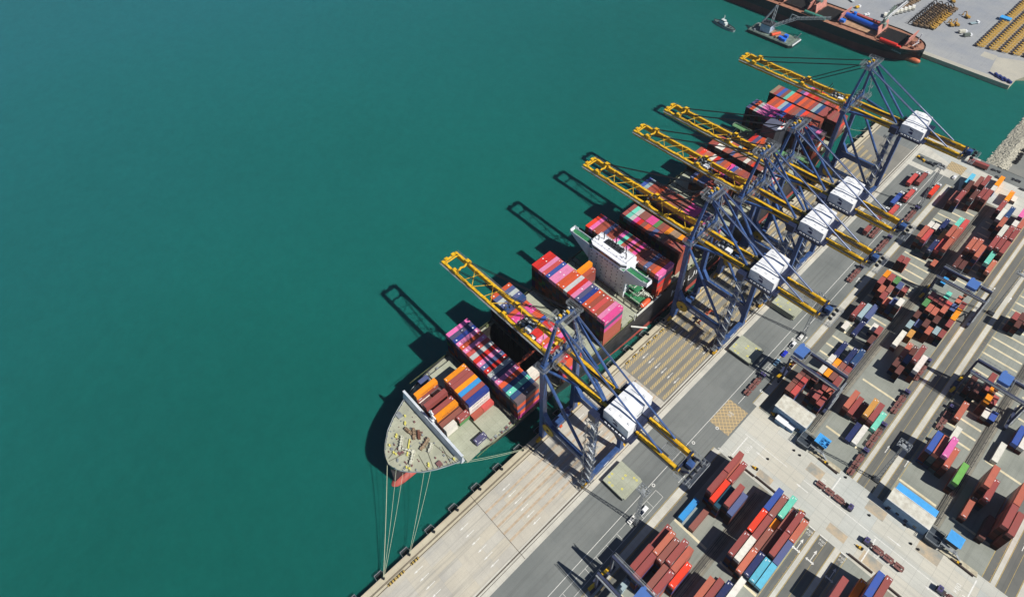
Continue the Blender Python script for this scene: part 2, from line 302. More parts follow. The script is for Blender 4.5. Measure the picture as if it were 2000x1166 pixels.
# yard columns: kerb strips, roads, drains, sleepers
PER = 57.2
mb = MB(); ms = MB(); md = MB(); my = MB(); mr = MB(); msl = MB(); mk = MB()
for c in range(0, 4):
    o = c*PER
    for (ya, yb) in ((-120,157.2),(189.2,412)):
        mb.rect(-39.2+o,-22.4+o,ya,yb,0.012); mb.rect(-17.6+o,1.4+o,ya,yb,0.012)
        if c == 0: ms.rect(-46,-43.0,ya,yb,0.016)
        ms.rect(4.6+o,6.3+o,ya,yb,0.016)
        if c: pass
        mr.rect(1.4+o,4.6+o,ya,yb,0.014); mr.rect(6.3+o,13.5+o,ya,yb,0.014); mr.rect(15.7+o,18+o,ya,yb,0.014); ms.rect(13.5+o,15.7+o,ya,yb,0.016)
        if c == 0: mr.rect(-43+o,-39.2+o,ya,yb,0.013)
        md.rect(-22.3+o,-17.7+o,ya,yb,0.014)
        for x in ([-46.3,-42.7] if c == 0 else []) + [1.5,4.3,6.5,13.3,15.9,18.6]: my.rect(x-0.09+o,x+0.09+o,ya,yb,0.022)
        for x in (9.9,): my.rect(x-0.06+o,x+0.06+o,ya,yb,0.022)
        k = 0; y = ya
        while y < yb: 
            for x in ((-42.9,) if c == 0 else ()) + (3.55, 16.4): msl.rect(x+o,x+0.95+o,y,y+0.22,0.024)
            y += 3.2
    ys = [118,79,40,1,-38] + [203.9,239.8] + [246.3+6.45*k for k in range(0,25)]
    for y in ys:
        if 203 < y < 203.5: continue
        if y != 203.9 or c: mk.rect(-39.0+o,-22.6+o,y-0.55,y+0.55,0.022)
        if y < 241 or y > 325 or (c and y > 270): mk.rect(-16.0+o,1.0+o,y-0.55,y+0.55,0.022)
struct('yard_paving', mb, M_YARD); struct('concrete_kerb_strips', ms, M_STRIP); struct('yard_roads', mr, M_ASPHD)
struct('drain_lanes', md, surf('drain_lane_concrete', (150,146,132), (128,126,116), 0.3, streak=0.8))
struct('yellow_road_lines', my, M_YLINE); struct('kerb_ticks', msl, mat('tick_paint', (150,126,96), 0.8)); struct('stacking_sleepers', mk, M_SLEEP)
mb = MB(); mb.prism([(-44,157.2),(300,157.2),(300,189.2),(-44,189.2)], 0.0, 0.035); mb.prism([(-71.5,441),(300,436),(300,412.2),(-39,412.2),(-44,430)], 0.0, 0.03); struct('cross_road', mb, M_CROSS)
mb = MB()
for xa, xb, ya, yb in ((-26,-19,160,163.5),(7,15,161,165),(14,22,181,186),(-12,-5,178,183),(36,45,180,186.5),(22,30,160,165)): mb.rect(xa,xb,ya,yb,0.041)
struct('stained_slabs', mb, surf('stained_concrete', (150,152,146), (200,180,150), 0.12))
# conductor rails down the drains
for c in range(0, 3):
    o = c*PER
    for (ya, yb) in ((-60,153),(196,408)):
        mb = MB()
        for dx in (0.6, 1.3, 2.6, 3.2): mb.beam((-22.2+dx+o,ya,1.0 if dx > 2 else .25), (-22.2+dx+o,yb,1.0 if dx > 2 else .25), 0.16, 0.16, 0)
        y = ya
        while y < yb: mb.box(-19.1+o,-18.9+o,y,y+0.2,0,1.0,0); mb.box(-21.8+o,-21.6+o,y,y+0.2,0,0.4,0); y += 4
        ob = mb.build('conductor_rail', DGREY, loc=(0,0,0.01)); tag(ob, 'dark conductor rail in drain lane, %s, %s lane from the ship' % ('near side of the crossroad' if ya < 0 else 'beyond the crossroad', ordn(c)), 'rail')
# barriers at block ends
bars = [(-10.4,186.7,-1.2,186.3),(-7.1,158.6,0.7,158.9),(18.3,158.6,28.3,158.9),(47.5,186.9,56.2,186.8),(30.9,158.5,40.2,158.5),(-38.5,158.3,-26,158.5),(-25.3,158.9,-10.5,159.0)]
for i, (a,b_,c,d) in enumerate(bars):
    mb = MB(); mb.beam((a,b_,0.55),(c,d,0.55),0.55,1.0,0); mb.beam((a,b_,0.2),(c,d,0.2),0.9,0.35,0)
    ob = mb.build('barrier_wall', mat('dark_barrier', (74,62,58), 0.8)); tag(ob, 'low dark barrier along %s edge of crossroad, %s from the quay' % ('far' if b_ > 175 else 'near', ordn([x for x in sorted([q for q in bars if (q[1] > 175) == (b_ > 175)])].index(bars[i]))), 'barrier')
posts = [(-27.5,162.0),(-7.4,186.9),(20.4,164.2),(50.0,187.2),(-36,191),(-3.2,159.8),(24.2,188.6)]
for i, (x,y) in enumerate(posts):
    mb = MB(); mb.box(x-0.5,x+0.5,y-0.5,y+0.5,0.035,1.3,0); mb.tube((x+0.8,y,0.035),(x+0.8,y,1.6),0.45,10,1); mb.box(x-1.6,x-0.5,y-0.2,y+0.2,0.4,0.9,0)
    ob = mb.build('corner_guard', [YEL, RUB]); tag(ob, 'yellow and black corner guard post, %s of them from the ship' % ordn(sorted(posts).index((x,y))), 'post')
drums = [(-26,170),(-13,187),(-9.5,187.6),(2.2,187.5),(17,179.5),(20.5,187.5),(29,186.4),(34,181),(37,181),(-20,182.2),(-17,182)]
for i, (x,y) in enumerate(drums):
    mb = MB(); mb.tube((x,y,0.04),(x,y,0.5),0.5,12,0); mb.tube((x,y,0.5),(x,y,0.8),0.3,12,0); ob = mb.build('traffic_drum', RUB)
    tag(ob, 'small round black marker on the pale crossroad, %s from the ship' % ordn(sorted(drums).index((x,y))), 'marker')
# bollards, fenders
def make_fender():
    e = empty('quay_fender'); mb = MB()
    for y in (-1.7,1.7): mb.beam((-2.9,y,-1.2),(-2.9,y,-3.4),0.2); mb.beam((-2.9,y,-1.2),(-0.02,y*1.15,-0.4),0.16)
    mb.beam((-2.9,-1.8,-1.2),(-2.9,1.8,-1.2),0.24); mb.beam((-2.9,-1.8,-3.0),(-2.9,1.8,-3.0),0.2); mb.build('fender_frame', GREYM, e)
    mb = MB(); mb.box(-2.7,-2.3,-1.5,1.5,-3.4,-1.5); mb.build('fender_panel', mat('fender_panel_grey', (40,52,54), 0.7), e)
    mb = MB(); mb.tube((-2.5,0,-2.4),(0,0,-2.4),0.5,10); mb.build('fender_cone', RUB, e)
    return e
def make_bollard():
    mb = MB(); mb.tube((0,0,0),(0,0,0.5),0.45,12,0); mb.tube((0,0,0.5),(0,0,0.85),0.35,12,0,0.62); mb.beam((-0.7,0,0.7),(0.5,0,0.7),0.5,0.35); return mb.build('mooring_bollard', RUB)
f0 = make_fender(); index_kids(f0); b0 = make_bollard()
fy = [12.3-13.13*k for k in range(3,0,-1)] + [12.3+13.13*k for k in range(0,34)]
for i, y in enumerate(fy):
    f = f0 if i == 0 else copy_tree(f0); f.location = (-107.4, y, 0)
    near = 'bow ropes' if y < 60 else ('ship bow' if y < 110 else ('ship hull' if y < 400 else 'quay end'))
    tag(f, 'grey framed fender on the quay wall, %s' % ('%s counted from the bottom ropes' % (ordn(i-3) if i < 23 else 'twenty-%s' % ordn(min(i-23,19))) if i >= 3 else 'below the bottom edge'), 'fender', 'rubber fenders along the quay wall')
    b = b0 if i == 0 else b0.copy()
    if i: S.collection.objects.link(b)
    b.location = (-106.3, y+0.6, 0.012)
    tag(b, 'black quay bollard beside a fender, %s' % ('%s counted from the bottom rope bollard' % (ordn(i-3) if i < 23 else 'twenty-%s' % ordn(min(i-23,19))) if i >= 3 else 'below the bottom edge'), 'bollard', 'bollards along the quay edge')
for i, y in enumerate((26.3,18.9,14.7)):
    mb = MB(); mb.box(-103.3,-102.4,y-2,y+2,0.03,0.5,0)
    for k in range(3): mb.box(-103.35,-102.35,y-1.7+k*1.3,y-1.2+k*1.3,0.03,0.53,1)
    ob = mb.build('wheel_stop_beam', [mat('kerb_yellow_worn',(0,0,0)) if 'kerb_yellow_worn' in MATS else mat('kerb_yellow_worn',(186,158,84),0.8,var=0.25,scale=1.5), RUB]); tag(ob, 'yellow kerb block on the apron near the mooring ropes, %s from bottom' % ordn(2-i), 'kerb block', 'yellow kerb blocks on the apron')
for i in range(7):
    y = 163+i*5.6; mb = MB(); mb.box(-103.2,-102.5,y-1.6,y+1.6,0.03,0.55,0); mb.box(-103.25,-102.45,y-0.3,y+0.3,0.03,0.58,1)
    ob = mb.build('wheel_stop_beam', [mat('kerb_yellow_worn',(186,158,84),0.8,var=0.25,scale=1.5), RUB]); tag(ob, 'yellow kerb block beside the hatched lanes, %s from the crane near the bow' % ordn(i), 'kerb block', 'yellow kerb blocks beside the lanes')
# rocks: stone revetment slope and a rubber row
mb = MB(); random.seed(3)
nx, ny = 26, 420; pts = []
for j in range(ny+1):
    for i in range(nx+1):
        x = -40 + 16*i/nx; y = 452 + 300*j/ny; t = i/nx
        pts.append((x+random.uniform(-.28,.28), y+random.uniform(-.4,.4), -4.6+min(1,t*1.5)*5.0+random.uniform(-.32,.32)))
mb.add(pts, [(j*(nx+1)+i, j*(nx+1)+i+1, (j+1)*(nx+1)+i+1, (j+1)*(nx+1)+i) for j in range(ny) for i in range(nx)])
struct('stone_revetment', mb, M_ROCK)
mb = MB(); mb.prism([(-25,452),(-25,850),(600,850),(600,452)], -3, 0.2); struct('reclaimed_ground', mb, surf('reclaimed_ground', (120,124,122), (136,136,130), 0.06))
tyre = None
for i in range(26):
    y = 462+i*3.4+(1.5 if i % 5 == 0 else 0)
    if tyre is None:
        mb = MB(); n = 12
        for a in range(n):
            t0 = 2*math.pi*a/n; t1 = 2*math.pi*(a+1)/n
            mb.beam((math.cos(t0)*1.0, math.sin(t0)*1.0, 0.5), (math.cos(t1)*1.0, math.sin(t1)*1.0, 0.5), 0.7, 0.9)
        tyre = mb.build('rubber_tyre_block', RUB); o = tyre
    else: o = tyre.copy(); S.collection.objects.link(o)
    o.location = (-23.5+0.25*math.sin(i), y, 0.2)
    tag(o, 'big black tyre in the row behind the stone slope', 'tyre', 'black tyres along the stone slope')
# ---------------------------------------------------------------- ship-to-shore cranes
def make_crane():
    e = empty('quay_crane')
    for sy in (-1, 1):
        mb = MB(); y = 10.3*sy
        mb.beam((0,y,2.2),(0,y,18),3.6,2.4,0,2.7,2.2); mb.beam((0,y,18),(0,y,62),2.7,2.2,0,2.3,2.0)
        mb.box(-1.7,1.7,y-1.5,y+1.5,58,60,0)
        mb.add([(1.2,y-1,18),(1.2,y+1,18),(5.5,y+1,18),(5.5,y-1,18),(1.2,y-1,24),(1.2,y+1,24)],[(0,3,4),(1,5,2),(4,3,2,5),(0,4,5,1)],0)
        mb.add([(1.2,y-1,14.3),(1.2,y+1,14.3),(5,y+1,14.3),(5,y-1,14.3),(1.2,y-1,9),(1.2,y+1,9)],[(0,4,3),(1,2,5),(4,5,2,3),(0,1,5,4)],0)
        mb.build('sea_leg', BLUE, e)
        mb = MB(); mb.beam((29,y,2.2),(29,y,58.5),2.4,2.2,0,2.0,2.0)
        mb.add([(28,y-1,14.3),(28,y+1,14.3),(24.5,y+1,14.3),(24.5,y-1,14.3),(28,y-1,10),(28,y+1,10)],[(0,3,4),(1,5,2),(4,3,2,5),(0,4,5,1)],0)
        mb.build('land_leg', BLUE, e)
        mb = MB(); mb.box(1.2,28,y-1.0,y+1.0,14.3,18,0); mb.box(2,27,y-0.95*sy-0.1,y-0.95*sy+0.1,18,18.5,1)
        mb.rail([(2,y+1.4*sy,18.1),(27,y+1.4*sy,18.1)], m=1); mb.box(2,27,min(y+1.0*sy,y+1.6*sy),max(y+1.0*sy,y+1.6*sy),17.9,18.05,1)
        if sy < 0: mb.box(9,12.5,y-1.05,y-1.0,15.6,17,2); mb.box(13,15.5,y-1.05,y-1.0,15.9,16.7,2)
        mb.build('portal_beam', [BLUE, GREYM, WHT], e)
        mb = MB(); mb.tube((0.5,y,57),(27.4,y,18.6),0.72,12); mb.build('diagonal_brace', BLUE, e, smooth=False)
        mb = MB(); mb.tube((0.3,y,59.5),(15.5,sy*5.2,59.2),0.5,8); mb.beam((2,y-sy*0.6,60.4),(15.8,sy*5.8,60.2),1.0,0.2,0); mb.build('plan_brace', BLUE, e)
        mb = MB(); mb.beam((0,y,61.5),(1.6,sy*4.4,87.5),1.5,1.3,0,1.1,1.1); mb.build('mast_leg', BLUE, e)
        mb = MB(); mb.tube((1.8,sy*4,87),(27.3,sy*4,61.8),0.62,10); mb.build('rear_mast_leg', BLUE, e)
        mb = MB(); mb.tube((2.2,sy*4,88),(55.8,sy*4,60.8),0.42,8); mb.beam((2.6,sy*4,88.6),(33,sy*4,73),0.18,0.18); mb.build('backstay', BLUE, e)
        mb = MB()
        for dy in (-0.35,0.35): mb.tube((1.6,sy*3.6+dy,88.3),(-65,sy*3.6+dy,61.5),0.17,6); mb.tube((1.6,sy*3.6+dy,87.6),(-30.6,sy*3.6+dy,61.3),0.17,6)
        mb.build('forestay', BLK, e)
    for x in (0, 29):
        mb = MB(); w_ = 0.9 if x == 0 else 1.0
        mb.box(x-w_,x+w_,-9.2,9.2,2.6,5.4,0); mb.box(x-w_-0.15,x+w_+0.15,-12.2,-8.6,2.2,4.2,0); mb.box(x-w_-0.15,x+w_+0.15,8.6,12.2,2.2,4.2,0)
        mb.box(x+w_,x+w_+0.06,-1.6,1.6,3.4,4.1,1)
        if x == 0: mb.box(1.0,3.4,-6,0.5,5.4,7.6,0); mb.box(1.0,3.0,2.2,5.2,5.4,7.4,0); mb.box(3.0,3.8,-2.6,-1.2,3.2,4.3,2)
        mb.build('sill_beam', [BLUE, WHT, ORG], e)
        for sy in (-1, 1):
            for k in range(2):
                mb = MB(); yc = sy*(7.6+k*4.8)
                mb.box(x-0.55,x+0.55,yc-1.9,yc+1.9,1.2,2.2,0); mb.beam((x,yc-1.2,2.1),(x,yc,2.7),0.8,0.6,0); mb.beam((x,yc+1.2,2.1),(x,yc,2.7),0.8,0.6,0)
                for q in (-1.3,-0.45,0.45,1.3): mb.tube((x-0.5,yc+q,0.45),(x+0.5,yc+q,0.45),0.4,10,1); mb.box(x-0.7,x+0.7,yc+q-0.28,yc+q+0.28,0.55,1.3,0)
                if k: mb.box(x-0.5,x+0.5,yc+sy*2-0.4,yc+sy*2+0.4,0.6,1.7,0)
                mb.build('bogie', [YEL, RUB], e)
    # upper cross beams and walkways at boom level
    mb = MB(); mb.box(-0.9,0.8,-11.3,11.3,60.3,62.5,0)
    for y in (-9.6,9.6): mb.box(-1.0,1.0,y-1.0,y+1.0,62.9,63.9,0)
    mb.build('upper_beam', BLUE, e)
    mb = MB(); mb.box(28,30,-11,11,55.3,58,0); mb.build('upper_beam', BLUE, e)
    mb = MB()
    for x0,x1,y0,y1,z in ((-3.0,-1.7,-11.6,11.6,60.6),(1.5,2.7,-11.6,11.6,60.6),(-2.6,2.4,-12.6,-11.6,60.6),(-2.6,2.4,11.6,12.6,60.6),(3.4,6,-8.5,-3,63.2),(3.4,6,2,8.5,63.6)):
        mb.grate(x0,x1,y0,y1,z); mb.rail([(x0,y0,z),(x0,y1,z),(x1,y1,z),(x1,y0,z),(x0,y0,z)], 1.2)
    for k in range(9): 
        y = -8+k*2; mb.box(-0.8+0.5*(k%3),0.4+0.5*(k%2),y-0.5,y+0.5,63.2,64.2+0.6*(k%3))
    mb.build('walkway', GREYM, e)
    # boom and main girders
    for sy in (-1, 1):
        y = 4.05*sy
        mb = MB(); mb.box(-75,-3,y-0.45,y+0.45,57.0,59.9,0); mb.box(-75,-3,y-0.62,y+0.62,59.9,60.05,0)
        for x in (-71,-57,-43,-29,-15): mb.box(x-1.2,x+1.2,y-0.55,y+0.55,60.05,60.35,0)
        for x in range(-74,-4,7): mb.box(x-0.1,x+0.1,y-0.55,y+0.55,57.0,60.0,0)
        mb.build('boom_girder', YEL, e)
        mb = MB(); mb.box(-75,-4,sy*4.9-0.45+0.2*sy,sy*4.9+0.45+0.2*sy,58.9,59.0); mb.rail([(-75,sy*5.6,59),(-4,sy*5.6,59)],1.1,every=4.5)
        mb.build('boom_walkway', GREYM, e)
        mb = MB(); mb.box(-2.6,64,y-0.5,y+0.5,56.8,59.9,0); mb.box(-2.6,64,y-0.68,y+0.68,59.9,60.05,0)
        for x in (46,52,58): mb.box(x-2.2,x+2.2,y-0.4,y+0.4,60.05,60.35,0)
        for x in range(0,64,7): mb.box(x-0.1,x+0.1,y-0.6,y+0.6,56.8,60.0,0)
        mb.build('main_girder', YEL, e)
        mb = MB(); mb.box(0,62,sy*4.9-0.45+0.2*sy,sy*4.9+0.45+0.2*sy,58.9,59.0); mb.rail([(44,sy*5.6,59),(64,sy*5.6,59)],1.1,every=3)
        mb.rail([(4,sy*5.6,59),(27,sy*5.6,59)],1.1,every=3)
        mb.beam((3,sy*3.0,59.6),(58,sy*3.0,59.6),0.5,0.5); mb.beam((3,sy*2.3,59.3),(58,sy*2.3,59.3),0.25,0.25)
        mb.build('girder_walkway', DGREY, e)
    mb = MB()
    mb.tube((-74.3,-4,59.3),(-74.3,4,59.3),0.6,8); mb.tube((-72.4,-3.6,60),(-72.4,3.6,60),0.35,8); mb.box(-74.9,-73.6,-3.0,-1.2,59.8,60.8); mb.box(-74.9,-73.6,1.2,3.0,59.8,60.8)
    pts = [(-65,-4),(-64.2,-2.3),(-64.9,-0.8),(-64.2,1),(-64.9,2.6),(-65,4)]
    for a, b_ in zip(pts[:-1], pts[1:]): mb.tube((a[0],a[1],60.6),(b_[0],b_[1],60.7),0.5,8)
    for y in (-4,4): mb.box(-66.2,-63.6,y-0.9,y+0.9,59.9,61.9); mb.box(-31.8,-29.6,y-0.8,y+0.8,59.9,61.9)
    zz = [(-60,1,-53,-1),(-53,-1,-47,1),(-47,1,-40,-1),(-40,-1,-32,1),(-28,1,-21,-1),(-21,-1,-14,1),(-14,1,-7,-1)]
    for x0,s0,x1,s1 in zz: mb.tube((x0,4*s0,60.1),(x1,4*s1,60.1),0.18,6)
    for x in (-58.5,-45,-19): mb.tube((x,-4,60.3),(x+3,4,60.3),0.15,6)
    mb.tube((-5,-4,59.6),(-5,4,59.6),0.8,8)
    for y in (-4.05,4.05): mb.tube((-6.5,y,60.2),(-3,y,61.2),0.85,8)
    mb.build('boom_bracing', YEL, e)
    mb = MB()
    for x in (-74,-65.5,-31,-17): mb.rail([(x,-5.8,60.1),(x-1.5,-4.2,60.1)],1.5); mb.beam((x+1,3.2,60.2),(x+2.2,3.2,63.2 if x > -60 else 61),0.3)
    for dx, y in ((-33,-1.2),(-32,0.6),(-31,2.2),(-33.6,1.4),(-31.4,-2.4)): mb.tube((dx,y-0.5,60.8),(dx,y+0.5,60.8),0.55,10)
    mb.beam((-18,-3.9,60),(-18,-3.9,64.5),0.4); mb.beam((-17.4,3.9,60),(-16,3.9,64.5),0.4)
    mb.build('boom_fittings', DGREY, e)
    # apex
    mb = MB(); mb.beam((1.7,-5,87.6),(1.7,5,87.6),1.3,1.5,0); mb.build('apex_beam', BLUE, e)
    mb = MB()
    for (x0,x1,y0,y1,z) in ((-2.2,-0.6,-6.6,-1,88.4),(3.0,5.2,-5.2,5.4,88.4),(-2.2,5.2,4.4,6.6,88.4),(-1,4,-6.8,-5.2,87)):
        mb.grate(x0,x1,y0,y1,z); mb.rail([(x0,y0,z),(x0,y1,z),(x1,y1,z),(x1,y0,z),(x0,y0,z)],1.3,r=0.09,every=2)
    for k in range(8): mb.tube((0.4+0.9*(k%2),-4.4+k*1.2,89.1),(0.4+0.9*(k%2),-3.9+k*1.2,89.1),0.7,10)
    for k in range(5):
        z = 86-k*5; x = 1.7+(0.35*k); y = 4.7+0.55*k
        mb.grate(x+0.6,x+2.4,y-1,y+1.2,z-1); mb.rail([(x+0.6,y+1.2,z-1),(x+2.4,y+1.2,z-1),(x+2.4,y-1,z-1)],1.2,r=0.09); mb.beam((x+1.2,y,z-1),(x+1.6,y+0.8,z-6),0.6,0.1)
    mb.build('apex_platform', GREYM, e)
    mb = MB(); mb.box(0.4,1.6,-2.6,-1.6,88.6,89.9); mb.box(1.0,2.4,1.0,1.9,88.6,89.8); mb.build('apex_winch', YEL, e)
    # machinery house
    mb = MB()
    def gable(x0,x1,xr,y0,y1,z0,ze,zr):
        mb.add([(x0,y0,z0),(x1,y0,z0),(x1,y1,z0),(x0,y1,z0),(x0,y0,ze),(x1,y0,ze),(x1,y1,ze),(x0,y1,ze),(xr,y0,zr),(xr,y1,zr)],
               [(0,1,5,8,4),(3,7,9,6,2),(1,2,6,5),(0,4,7,3),(4,8,9,7),(8,5,6,9)],0)
    gable(31.2,43.3,35.3,-8.8,-4.0,60.3,66,66.45); gable(31.2,40.7,35.3,-4.0,8.8,60.3,66.02,66.47)
    mb.box(40.7,41.9,-3.4,-1.8,60.3,63.6,0); mb.box(40.75,40.9,0,3,62.2,63,1)
    house = mb.build('machinery_house', [WHT, GREYM], e)
    mb = MB()
    for y in (-2.9,3.0):
        mb.beam((31.2,y,66.12),(35.3,y,66.55),0.2,0.14); mb.beam((35.3,y,66.55),(40.7,y,66.1),0.2,0.14)
    mb.beam((33,5.2,66.6),(37,5.2,66.7),0.1,0.1); mb.build('roof_rib', BLUE, house)
    mb = MB()
    for (x,y,w_) in ((33.2,-6.8,.5),(37.6,-6.2,.7),(34.2,1.0,.45),(38.4,6.8,.6),(33.4,7.2,.5),(41.6,-6.6,.4)): mb.box(x-w_,x+w_,y-w_*0.8,y+w_*0.8,66.05,66.5)
    for y in (-7.4,-5.0,-0.9,1.1,5.0,6.9): mb.beam((31.3,y,66.02),(35.3,y,66.46),0.05,0.04); mb.beam((35.3,y,66.46),(40.6,y,66.02),0.05,0.04)
    mb.build('roof_vent', mat('roof_vent_grey',(226,228,230),0.6,var=0.1), house)
    mb = MB(); y = -8.84   # dark logo: two slanted blocks on the near wall
    mb.add([(36.0,y,64.55),(38.2,y,64.1),(38.2,y,64.6),(36.0,y,65.6)],[(0,1,2,3)]); mb.add([(36.0,y,62.4),(38.2,y,61.9),(38.2,y,63.6),(37.2,y,63.7),(36.0,y,63.0)],[(0,1,2,3,4)])
    mb.build('wall_emblem', mat('emblem_navy', (32,40,92), 0.5, var=0.03), house)
    mb = MB()
    for k in range(6): mb.box(33.0+k*1.75,34.1+k*1.75,-10.1,-9.6,59.9,60.9)
    mb.build('wall_bracket', WHT, house)
    mb = MB(); mb.box(30,44,-10.4,10.4,59.0,60.2,0); mb.box(44,45.6,-9.4,-3,59.6,59.8,0); mb.box(41,43.4,-3,9,59.6,59.8,0)
    mb.rail([(30.2,-10.3,60.2),(44,-10.3,60.2),(45.4,-9.4,60.2),(45.4,-3,60.2),(43.2,-3,60.2),(43.2,9.8,60.2)],1.2,r=0.09); mb.rail([(29.8,-10,60.2),(29.8,10,60.2)],1.4,r=0.1); mb.box(27.6,29.9,-9.6,9.6,59.2,59.4)
    mb.rail([(27.6,-9.6,59.4),(27.6,9.6,59.4)],1.2,r=0.09); mb.beam((29.8,9.2,60),(32,8.8,67.5),0.25); mb.box(27.2,31,-13.2,-10.4,60.5,64.6,0)
    mb.build('house_platform', NAVY, e)
    # back end
    mb = MB(); mb.box(63.2,66.0,-4.4,4.4,57.2,59.2,1); mb.box(64.4,66.9,-1.3,1.2,59.8,62.2,0); mb.beam((64.2,-3.8,59.2),(67.2,-3.2,61.6),0.6,0.6,2); mb.beam((64.2,3.8,59.2),(67.2,3.2,61.6),0.6,0.6,2); mb.box(63,63.7,-5.0,5.0,59.9,60.7,2)
    for y in (-3,0,3): mb.tube((68.2,y-0.3,60),(68.2,y+0.3,60),0.9,10,1)
    mb.build('back_reach_machinery', [BLUE, DGREY, NAVY], e)
    mb = MB()
    for (x0,x1,y0,y1,z) in ((62.8,69.6,-6.4,-4.8,58),(62.8,69.6,4.8,6.4,58),(68.4,70.2,-6.4,6.4,58),(54,62,-2.6,2.6,56.4)):
        mb.grate(x0,x1,y0,y1,z); mb.rail([(x0,y0,z),(x0,y1,z),(x1,y1,z),(x1,y0,z),(x0,y0,z)],1.2,r=0.09,every=2)
    mb.build('back_platform', GREYM, e)
    # stair tower on the near land leg
    mb = MB(); z = 5; side = 1
    while z < 57:
        xa, xb = (27.4, 31.2) if side > 0 else (31.2, 27.4)
        mb.beam((xa,-12.3,z),(xb,-12.3,z+3.2),0.7,0.1); mb.beam((xa,-12.8,z+1),(xb,-12.8,z+4.2),0.09); mb.beam((xa,-11.8,z+1),(xb,-11.8,z+4.2),0.09)
        mb.grate(min(xb,xb+side*1.2),max(xb,xb+side*1.2),-13.4,-11.3,z+3.2); mb.rail([(xb+side*1.2,-13.4,z+3.3),(xb+side*1.2,-11.3,z+3.3)],1.1,r=0.1); mb.rail([(xb,-13.4,z+3.3),(xb+side*1.2,-13.4,z+3.3)],1.1,r=0.1)
        z += 3.2; side = -side
    for x,y in ((27.3,-13.4),(31.4,-13.4)): mb.beam((x,y,3),(x,y,58),0.14)
    for k in range(5): mb.box(27.6,29.6,-15.2+k*0.4,-13,4+0.5*k,4.2+0.5*k); 
    mb.rail([(26.8,-15.5,4.4),(30.8,-15.5,4.4),(30.8,-12,4.4)],1.3,r=0.1)
    mb.build('stair_tower', GREYM, e)
    mb = MB(); y = -11.9
    mb.tube((4.7,y-0.25,15.4),(4.7,y+0.25,15.4),3.3,28,0); mb.tube((4.7,y-0.5,15.4),(4.7,y+0.5,15.4),0.7,12,1)
    mb.build('cable_reel', [mat('reel_ochre', (176,150,40), 0.5), DGREY], e)
    return e
def make_trolley(zs, spread=True):
    t = empty('crane_trolley'); mb = MB()
    mb.box(-3.4,3.4,-3.2,3.2,58.6,59.2,0)
    for (x,y,r_) in ((-2.4,-1.8,.8),(-0.6,-1.4,.9),(1.6,-1.9,.7),(-2,1.6,.8),(0.5,1.4,.9),(2.3,1.8,.7)): mb.tube((x,y-0.5,59.9),(x,y+0.5,59.9),r_,10,1)
    mb.rail([(-3.4,-3.2,59.2),(3.4,-3.2,59.2),(3.4,3.2,59.2),(-3.4,3.2,59.2),(-3.4,-3.2,59.2)],1.1,m=1); mb.box(1.5,4.4,-2.2,0.2,59.2,60.6,2)
    mb.build('trolley_frame', [DGREY, GREYM, WHT], t)
    mb = MB(); mb.box(4.6,7.0,-3.0,-0.8,55.2,57.6,0); mb.box(4.5,7.1,-3.1,-0.7,57.6,57.8,1); mb.beam((5.8,-2,57.7),(4,-2,58.8),0.5); mb.build('operator_cab', [GLASS, WHT], t)
    mb = MB()
    for x in (-1.2,1.2):
        for y in (-2.2,2.2): mb.beam((x,y,58.6),(x*0.8,y,zs+1.6),0.07)
    mb.build('hoist_rope', BLK, t)
    sp = MB(); sp.box(-0.7,0.7,-2.6,2.6,zs+0.5,zs+1.6,0); sp.box(-0.35,0.35,-6.0,6.0,zs,zs+0.55,0)
    for y in (-6,6): sp.box(-1.2,1.2,y-0.25,y+0.25,zs-0.2,zs+0.5,0)
    for y in (-1.8,1.8): sp.tube((-0.6,y,zs+1.9),(0.6,y,zs+1.9),0.55,10,1)
    sp.build('spreader', [mat('spreader_orange', (206,92,62), 0.6, var=0.3, scale=1.5), RUST], t)
    return t
CR = [(113.6,'nearest quay crane, alone beside the ship bow',-21,33.5),(212.6,'second quay crane from the bow, beside the white deckhouse',13,3.2),(255.2,'third quay crane from the bow, boom over the mid-ship stacks',-30,34),
      (283.6,'fourth quay crane from the bow, standing closest to its neighbour',-14,36),(362.7,'farthest quay crane at the stern, boom clear of the others',-10,47)]
proto = make_crane(); index_kids(proto)
for i, (yc, lab, tx, zs) in enumerate(CR):
    o = proto if i == 0 else copy_tree(proto); o.location = (-104.5, yc, 0)
    tag(o, 'blue and yellow %s' % lab, 'crane', 'blue and yellow quay cranes')
    t = make_trolley(zs); t.location = (-104.5+tx, yc, 0)
    tag(t, 'crane trolley with cab and orange spreader under the %s crane from the bow' % ordn(i), 'trolley', 'trolleys under the quay cranes')
# ---------------------------------------------------------------- container ship
CX = -136.8
def lerp_tab(tab, y):
    if y <= tab[0][0]: return tab[0][1]
    for (a, va), (b_, vb) in zip(tab[:-1], tab[1:]):
        if y <= b_:
            t = (y-a)/(b_-a); return va+(vb-va)*t
    return tab[-1][1]
DECKT = [(39.9,0.5),(40.6,3.5),(42,6.2),(44.2,8.9),(48.5,13.1),(53.9,16.5),(59,18.9),(63.5,20.8),(70.7,22.8),(80,24.9),(90,25.5),(380,25.5),(402,24.0),(405.5,22.5)]
WLT = [(39.9,-0.01),(50,0.1),(54,1.5),(60,4),(75,9),(95,14),(120,18.8),(145,22),(166,23.9),(192,25.3),(200,25.5),(340,25.5),(370,23),(392,18),(405.5,15)]
def bow_push(z): return 0
ship = empty('container_ship', (CX, 222, 0)); tag(ship, 'long black container ship moored at the quay, loaded with coloured containers', 'ship')
def sl(p): return (p[0]-CX, p[1]-222, p[2])
ys = [39.9,40.6,42,44.2,48.5,53.9,59,63.5,70.7,80,90,100,115,130,150,166,180,192,210,260,300,340,360,380,392,402,405.5]
zs_ = [(-6,0),(0.6,0.05),(6,0.35),(11,0.68),(15.5,1.0),(16.6,1.0)]
mb = MB(); G = []
